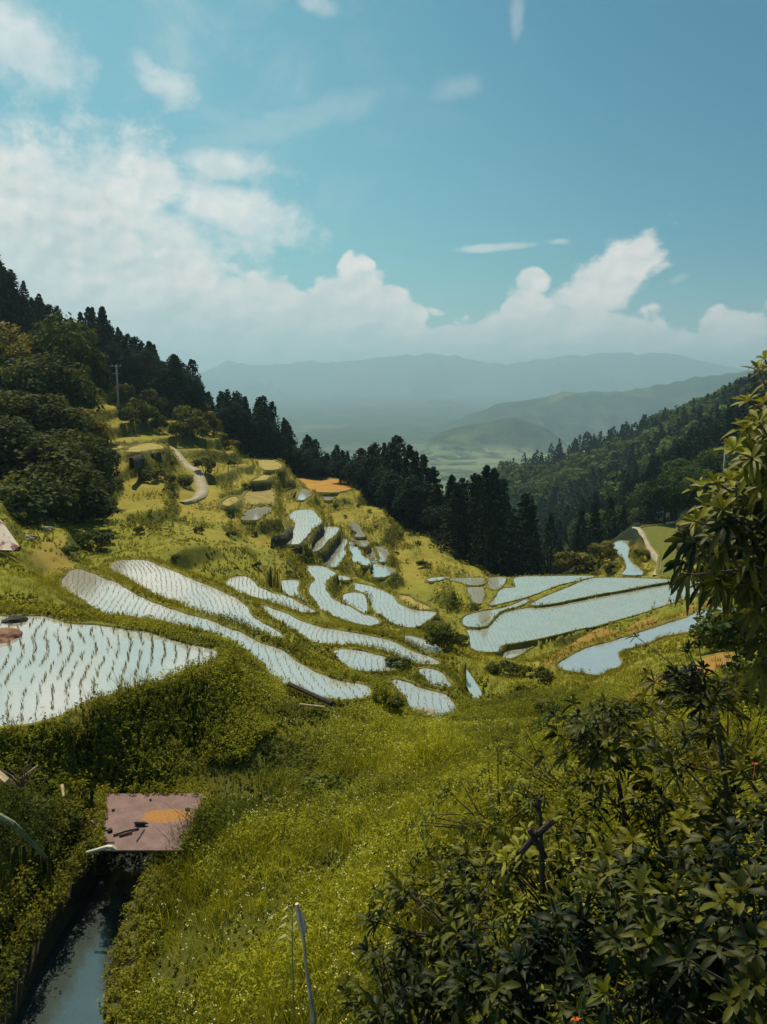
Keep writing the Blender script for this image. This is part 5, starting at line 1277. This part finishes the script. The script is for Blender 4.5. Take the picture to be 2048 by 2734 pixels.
# log and rails on the slope below the second strip
stick('fallen_rail', [hit('2', 1250, 810) + Vector((0, 0, .25)), hit('2', 1435, 905) + Vector((0, 0, .3))], .06, m_dark, 'dark fallen rail sloping down beneath the lower end of the long strip', 'rail')
stick('fallen_rail', [hit('2', 1295, 893) + Vector((0, 0, .2)), hit('2', 1400, 905) + Vector((0, 0, .2))], .03, m_pale_bark, 'thin pale rail lying left of the dark fallen rail', 'rail')
stone('mud_clod', Vector(at_h('B', 172, 1482, 6.2)), (.34, .25, .12), m_dark, 'dark clod of mud standing in the near paddy by its far bank', 'clod', seed=11)
stone('mud_heap', Vector(at_h('B', 5, 1690, 6.25)), (.5, .5, .22), plain('red_brown_mud', (.12, .05, .03), (.24, .12, .08), 4), 'reddish brown mud heap at the left side of the near paddy', 'mud heap', seed=12)
stone('pale_rock', hit('3', 1345, 885) + Vector((0, 0, .05)), (.75, .5, .18), m_stone, 'low pale rock showing between weeds near the right shrubs', 'rock', seed=13)
stone('pale_rock', hit('B', 520, 488) + Vector((0, 0, .1)), (.4, .3, .2), m_stone, 'small pale rock above the brown mud slope', 'rock', seed=14)
stone('pale_rock', hit('B', 325, 590) + Vector((0, 0, .1)), (.45, .3, .2), m_stone, 'pale rock at the left end of the brown mud slope', 'rock', seed=15)
stone('pale_rock', hit('3', 130, 925) + Vector((0, 0, .05)), (.9, .6, .15), m_stone, 'flat greyish rock just in front of the lowest round paddy', 'rock', seed=16)

# painted roofing sheet at the left edge
m_sheet, g, out = material('flaking_red_white_sheet'); tc = g.node('ShaderNodeTexCoord'); n = g.noise(tc.outputs['Object'], 1.6, 5, .6)
g.L.new(principled(g, g.mix(g.ss(n, .47, .56), (.62, .52, .46), (.22, .07, .06)), .7, .3), out.inputs[0])
P = [np.array(at_d('B', x, y, d)) for x, y, d in ((-260, 130, 33.5), (0, 365, 33), (200, 650, 32.4), (130, 700, 31.6), (-60, 690, 31.6), (-350, 640, 32))]; c0 = P[2]
b = MB(); V = [p_ - c0 for p_ in P]; b.add(V + [v_ + np.array([.02, .1, -.05]) for v_ in V], [(0, 1, 2, 3, 4, 5), (11, 10, 9, 8, 7, 6)] + [(i, (i + 1) % 6, (i + 1) % 6 + 6, i + 6) for i in range(6)])
tag(b.build('roofing_sheet', m_sheet, None, False, tuple(c0)), 'tilted red and white painted metal sheet at the left edge', 'metal sheet')
bush('B', 60, 720, 330, 'b', 'leafy clump growing up over the foot of the painted sheet', tall=.5)
bush('B', 200, 420, 300, 'b', 'rounded grass clump just behind the painted sheet', tall=.7)

# utility poles
m_pole = plain('concrete_pole', (.26, .25, .21), (.36, .35, .30), 4, .85, .2, .01)
def pole(foot, Htop, label, arm, rz):
    x, y, _ = foot; z0 = float(zat(x, y)) - .3; H = Htop - z0
    r = empty('utility_pole', (x, y, z0), rz); tag(r, label, 'utility pole')
    b = MB(); b.tube([(0, 0, 0), (0, 0, H * .5), (0, 0, H)], [.17, .14, .10], 10); b.build('post', m_pole, r, True)
    b = MB(); b.box((arm * .35, 0, H - .25), (1.7, .09, .09)); b.build('crossarm', m_pole, r); b = MB(); b.box((arm * .2, 0, H - 1.3), (1.1, .08, .08)); b.build('crossarm', m_pole, r)
    for k, xx in enumerate((-.4, .15, .75)):
        b = MB(); b.tube([(xx + arm * .35, 0, H - .2), (xx + arm * .35, 0, H - .08), (xx + arm * .35, 0, H - .02)], [.05, .06, .03], 8); b.build('insulator', m_pipe, r)
pole(at_d('1', 510, 808, 112), at_d('1', 505, 668, 112)[2], 'pale utility pole on the grassy shelf below the upper ridge cedars', -.5, .2)
pole(at_d('4', 1450, 1200, 96), at_d('4', 1470, 772, 96)[2], 'thin utility pole against the dark wood behind the leaning tree', .9, .1)
pole(at_d('1', 362, 740, 108), at_d('1', 362, 702, 108)[2] , 'tiny post at the top left corner of the grassy slope', .0, .3) if False else None
for z_, x, y, hgt, lab in (('1', 1027, 1128, 1.6, 'pale thin stake on the hillside shoulder, right one of two'), ('1', 984, 1160, 1.6, 'pale leaning stake on the hillside shoulder, left one of two')):
    p_ = hit(z_, x, y); stick('thin_stake', [p_ - Vector((0, 0, .2)), p_ + Vector((.12, 0, hgt))], .07, m_pale_bark, lab, 'stake')

# stone retaining walls between the stepped paddies
m_wall, g, out = material('dark_dry_stone'); tc = g.node('ShaderNodeTexCoord'); vo = g.node('ShaderNodeTexVoronoi'); g.put(vo.inputs['Vector'], tc.outputs['Object']); vo.inputs['Scale'].default_value = 2.2
c = g.mix(g.ss(vo.outputs[0], .15, .6), (.085, .08, .055), (.03, .03, .022)); n = g.noise(tc.outputs['Object'], 1.3, 4); c = g.mix(g.ss(n, .5, .65), c, (.05, .06, .02))
g.L.new(principled(g, c, .95, .2, g.bump(vo.outputs[0], .9, .12)), out.inputs[0])
def wall(pts, h1, h2, label, zone='7', th=.35):
    P = smooth_poly(np.array([at_h(zone, x, y, h1) for x, y in pts]), .6, False); t = np.gradient(P[:, :2], axis=0); t /= np.linalg.norm(t, axis=1)[:, None]
    nn = np.stack([t[:, 1], -t[:, 0]], 1); j = fbm(P[:, 0], P[:, 1], .9, 2) * .12; N = len(P); c0 = P[0]
    L_ = [(0, -(h2 - h1) - .4), (.12, -(h2 - h1) * .5), (.25, .06), (.25 + th, .02), (.25 + th, -(h2 - h1) - .4)]
    V = np.concatenate([np.column_stack([P[:, :2] - nn * (o_ - .25) + nn * j[:, None] * (1 if k_ < 3 else 0), P[:, 2] + dz + j * .5]) for k_, (o_, dz) in enumerate(L_)]) - c0
    a_ = np.arange(N - 1); Fs = np.concatenate([np.stack([a_ + k * N, a_ + 1 + k * N, a_ + 1 + (k + 1) * N, a_ + (k + 1) * N], -1) for k in range(4)])
    tag(link('retaining_wall', mesh_np('retaining_wall', V, [Fs], m_wall), None, tuple(c0)), label, 'stone wall')
wall([(460,690),(500,700),(545,690),(585,655),(606,620)], 12.25, 13.1, 'short dark stone wall left of the upper stepped paddy')
wall([(560,762),(620,768),(668,765),(705,738),(745,690),(800,640),(825,618)], 13.0, 13.9, 'long dark stone wall between the upper and middle stepped paddies')
wall([(745,822),(800,812),(850,785),(890,738),(935,690)], 13.9, 14.9, 'dark stone wall between the middle and lower stepped paddies')

wall([(572,1072),(600,1062),(640,1052),(695,1048)], 6.8, 7.6, 'dark stone wall under the small pale terrace left of the winding path', '1')
# overgrowth along the channel and plate
acc_o = Acc()
k = rng.integers(0, len(RIM), 2600); o_ = rng.uniform(CW - .12, CW + .75, 2600); q = RIM[k, :2] + CN[k] * o_[:, None]; zz = np.where(o_ < CW + .25, zc - .32, zc - .05 + .2 * (o_ - CW))
herbs(acc_o, q[:, 0], q[:, 1], zz, rng.uniform(.15, .5, 2600), 18, np.full(2600, .22), .03)
k = rng.integers(0, len(RIM), 1700); o_ = rng.uniform(-.55, .0, 1700); q = RIM[k, :2] + CN[k] * o_[:, None]; sel = fbm(q[:, 0], q[:, 1], .8, 2) > -.35
herbs(acc_o, q[sel, 0], q[sel, 1], np.full(sel.sum(), zc - .05), rng.uniform(.08, .28, sel.sum()), 15, np.full(sel.sum(), .45), .024)
for ea, eb, cnt_ in ((PQ[0], PQ[3], 150), (PQ[1], PQ[2], 190), (PQ[0], PQ[1], 70)):
    t_ = rng.random(cnt_)[:, None]; e_ = ea * (1 - t_) + eb * t_; e_ = e_ + (e_ - cen) * rng.uniform(-.05, .16, (cnt_, 1)); herbs(acc_o, e_[:, 0], e_[:, 1], np.full(cnt_, CAMZ - HP - .06), rng.uniform(.08, .26, cnt_), 14, np.full(cnt_, .45), .026)
nn_ = 420; herbs(acc_o, rng.uniform(-5.1, -3.7, nn_), rng.uniform(12.3, 13.1, nn_), rng.uniform(CAMZ - 8.5, CAMZ - 7.7, nn_), rng.uniform(.1, .3, nn_), 14, np.zeros(nn_), .03)  # darkest weeds, added under the plate to blacken the deep recess
tag(link('channel_weeds', acc_o.mesh('channel_weeds', m_weed)), 'dark weeds hanging over both edges of the irrigation channel', 'weeds', kind='stuff')
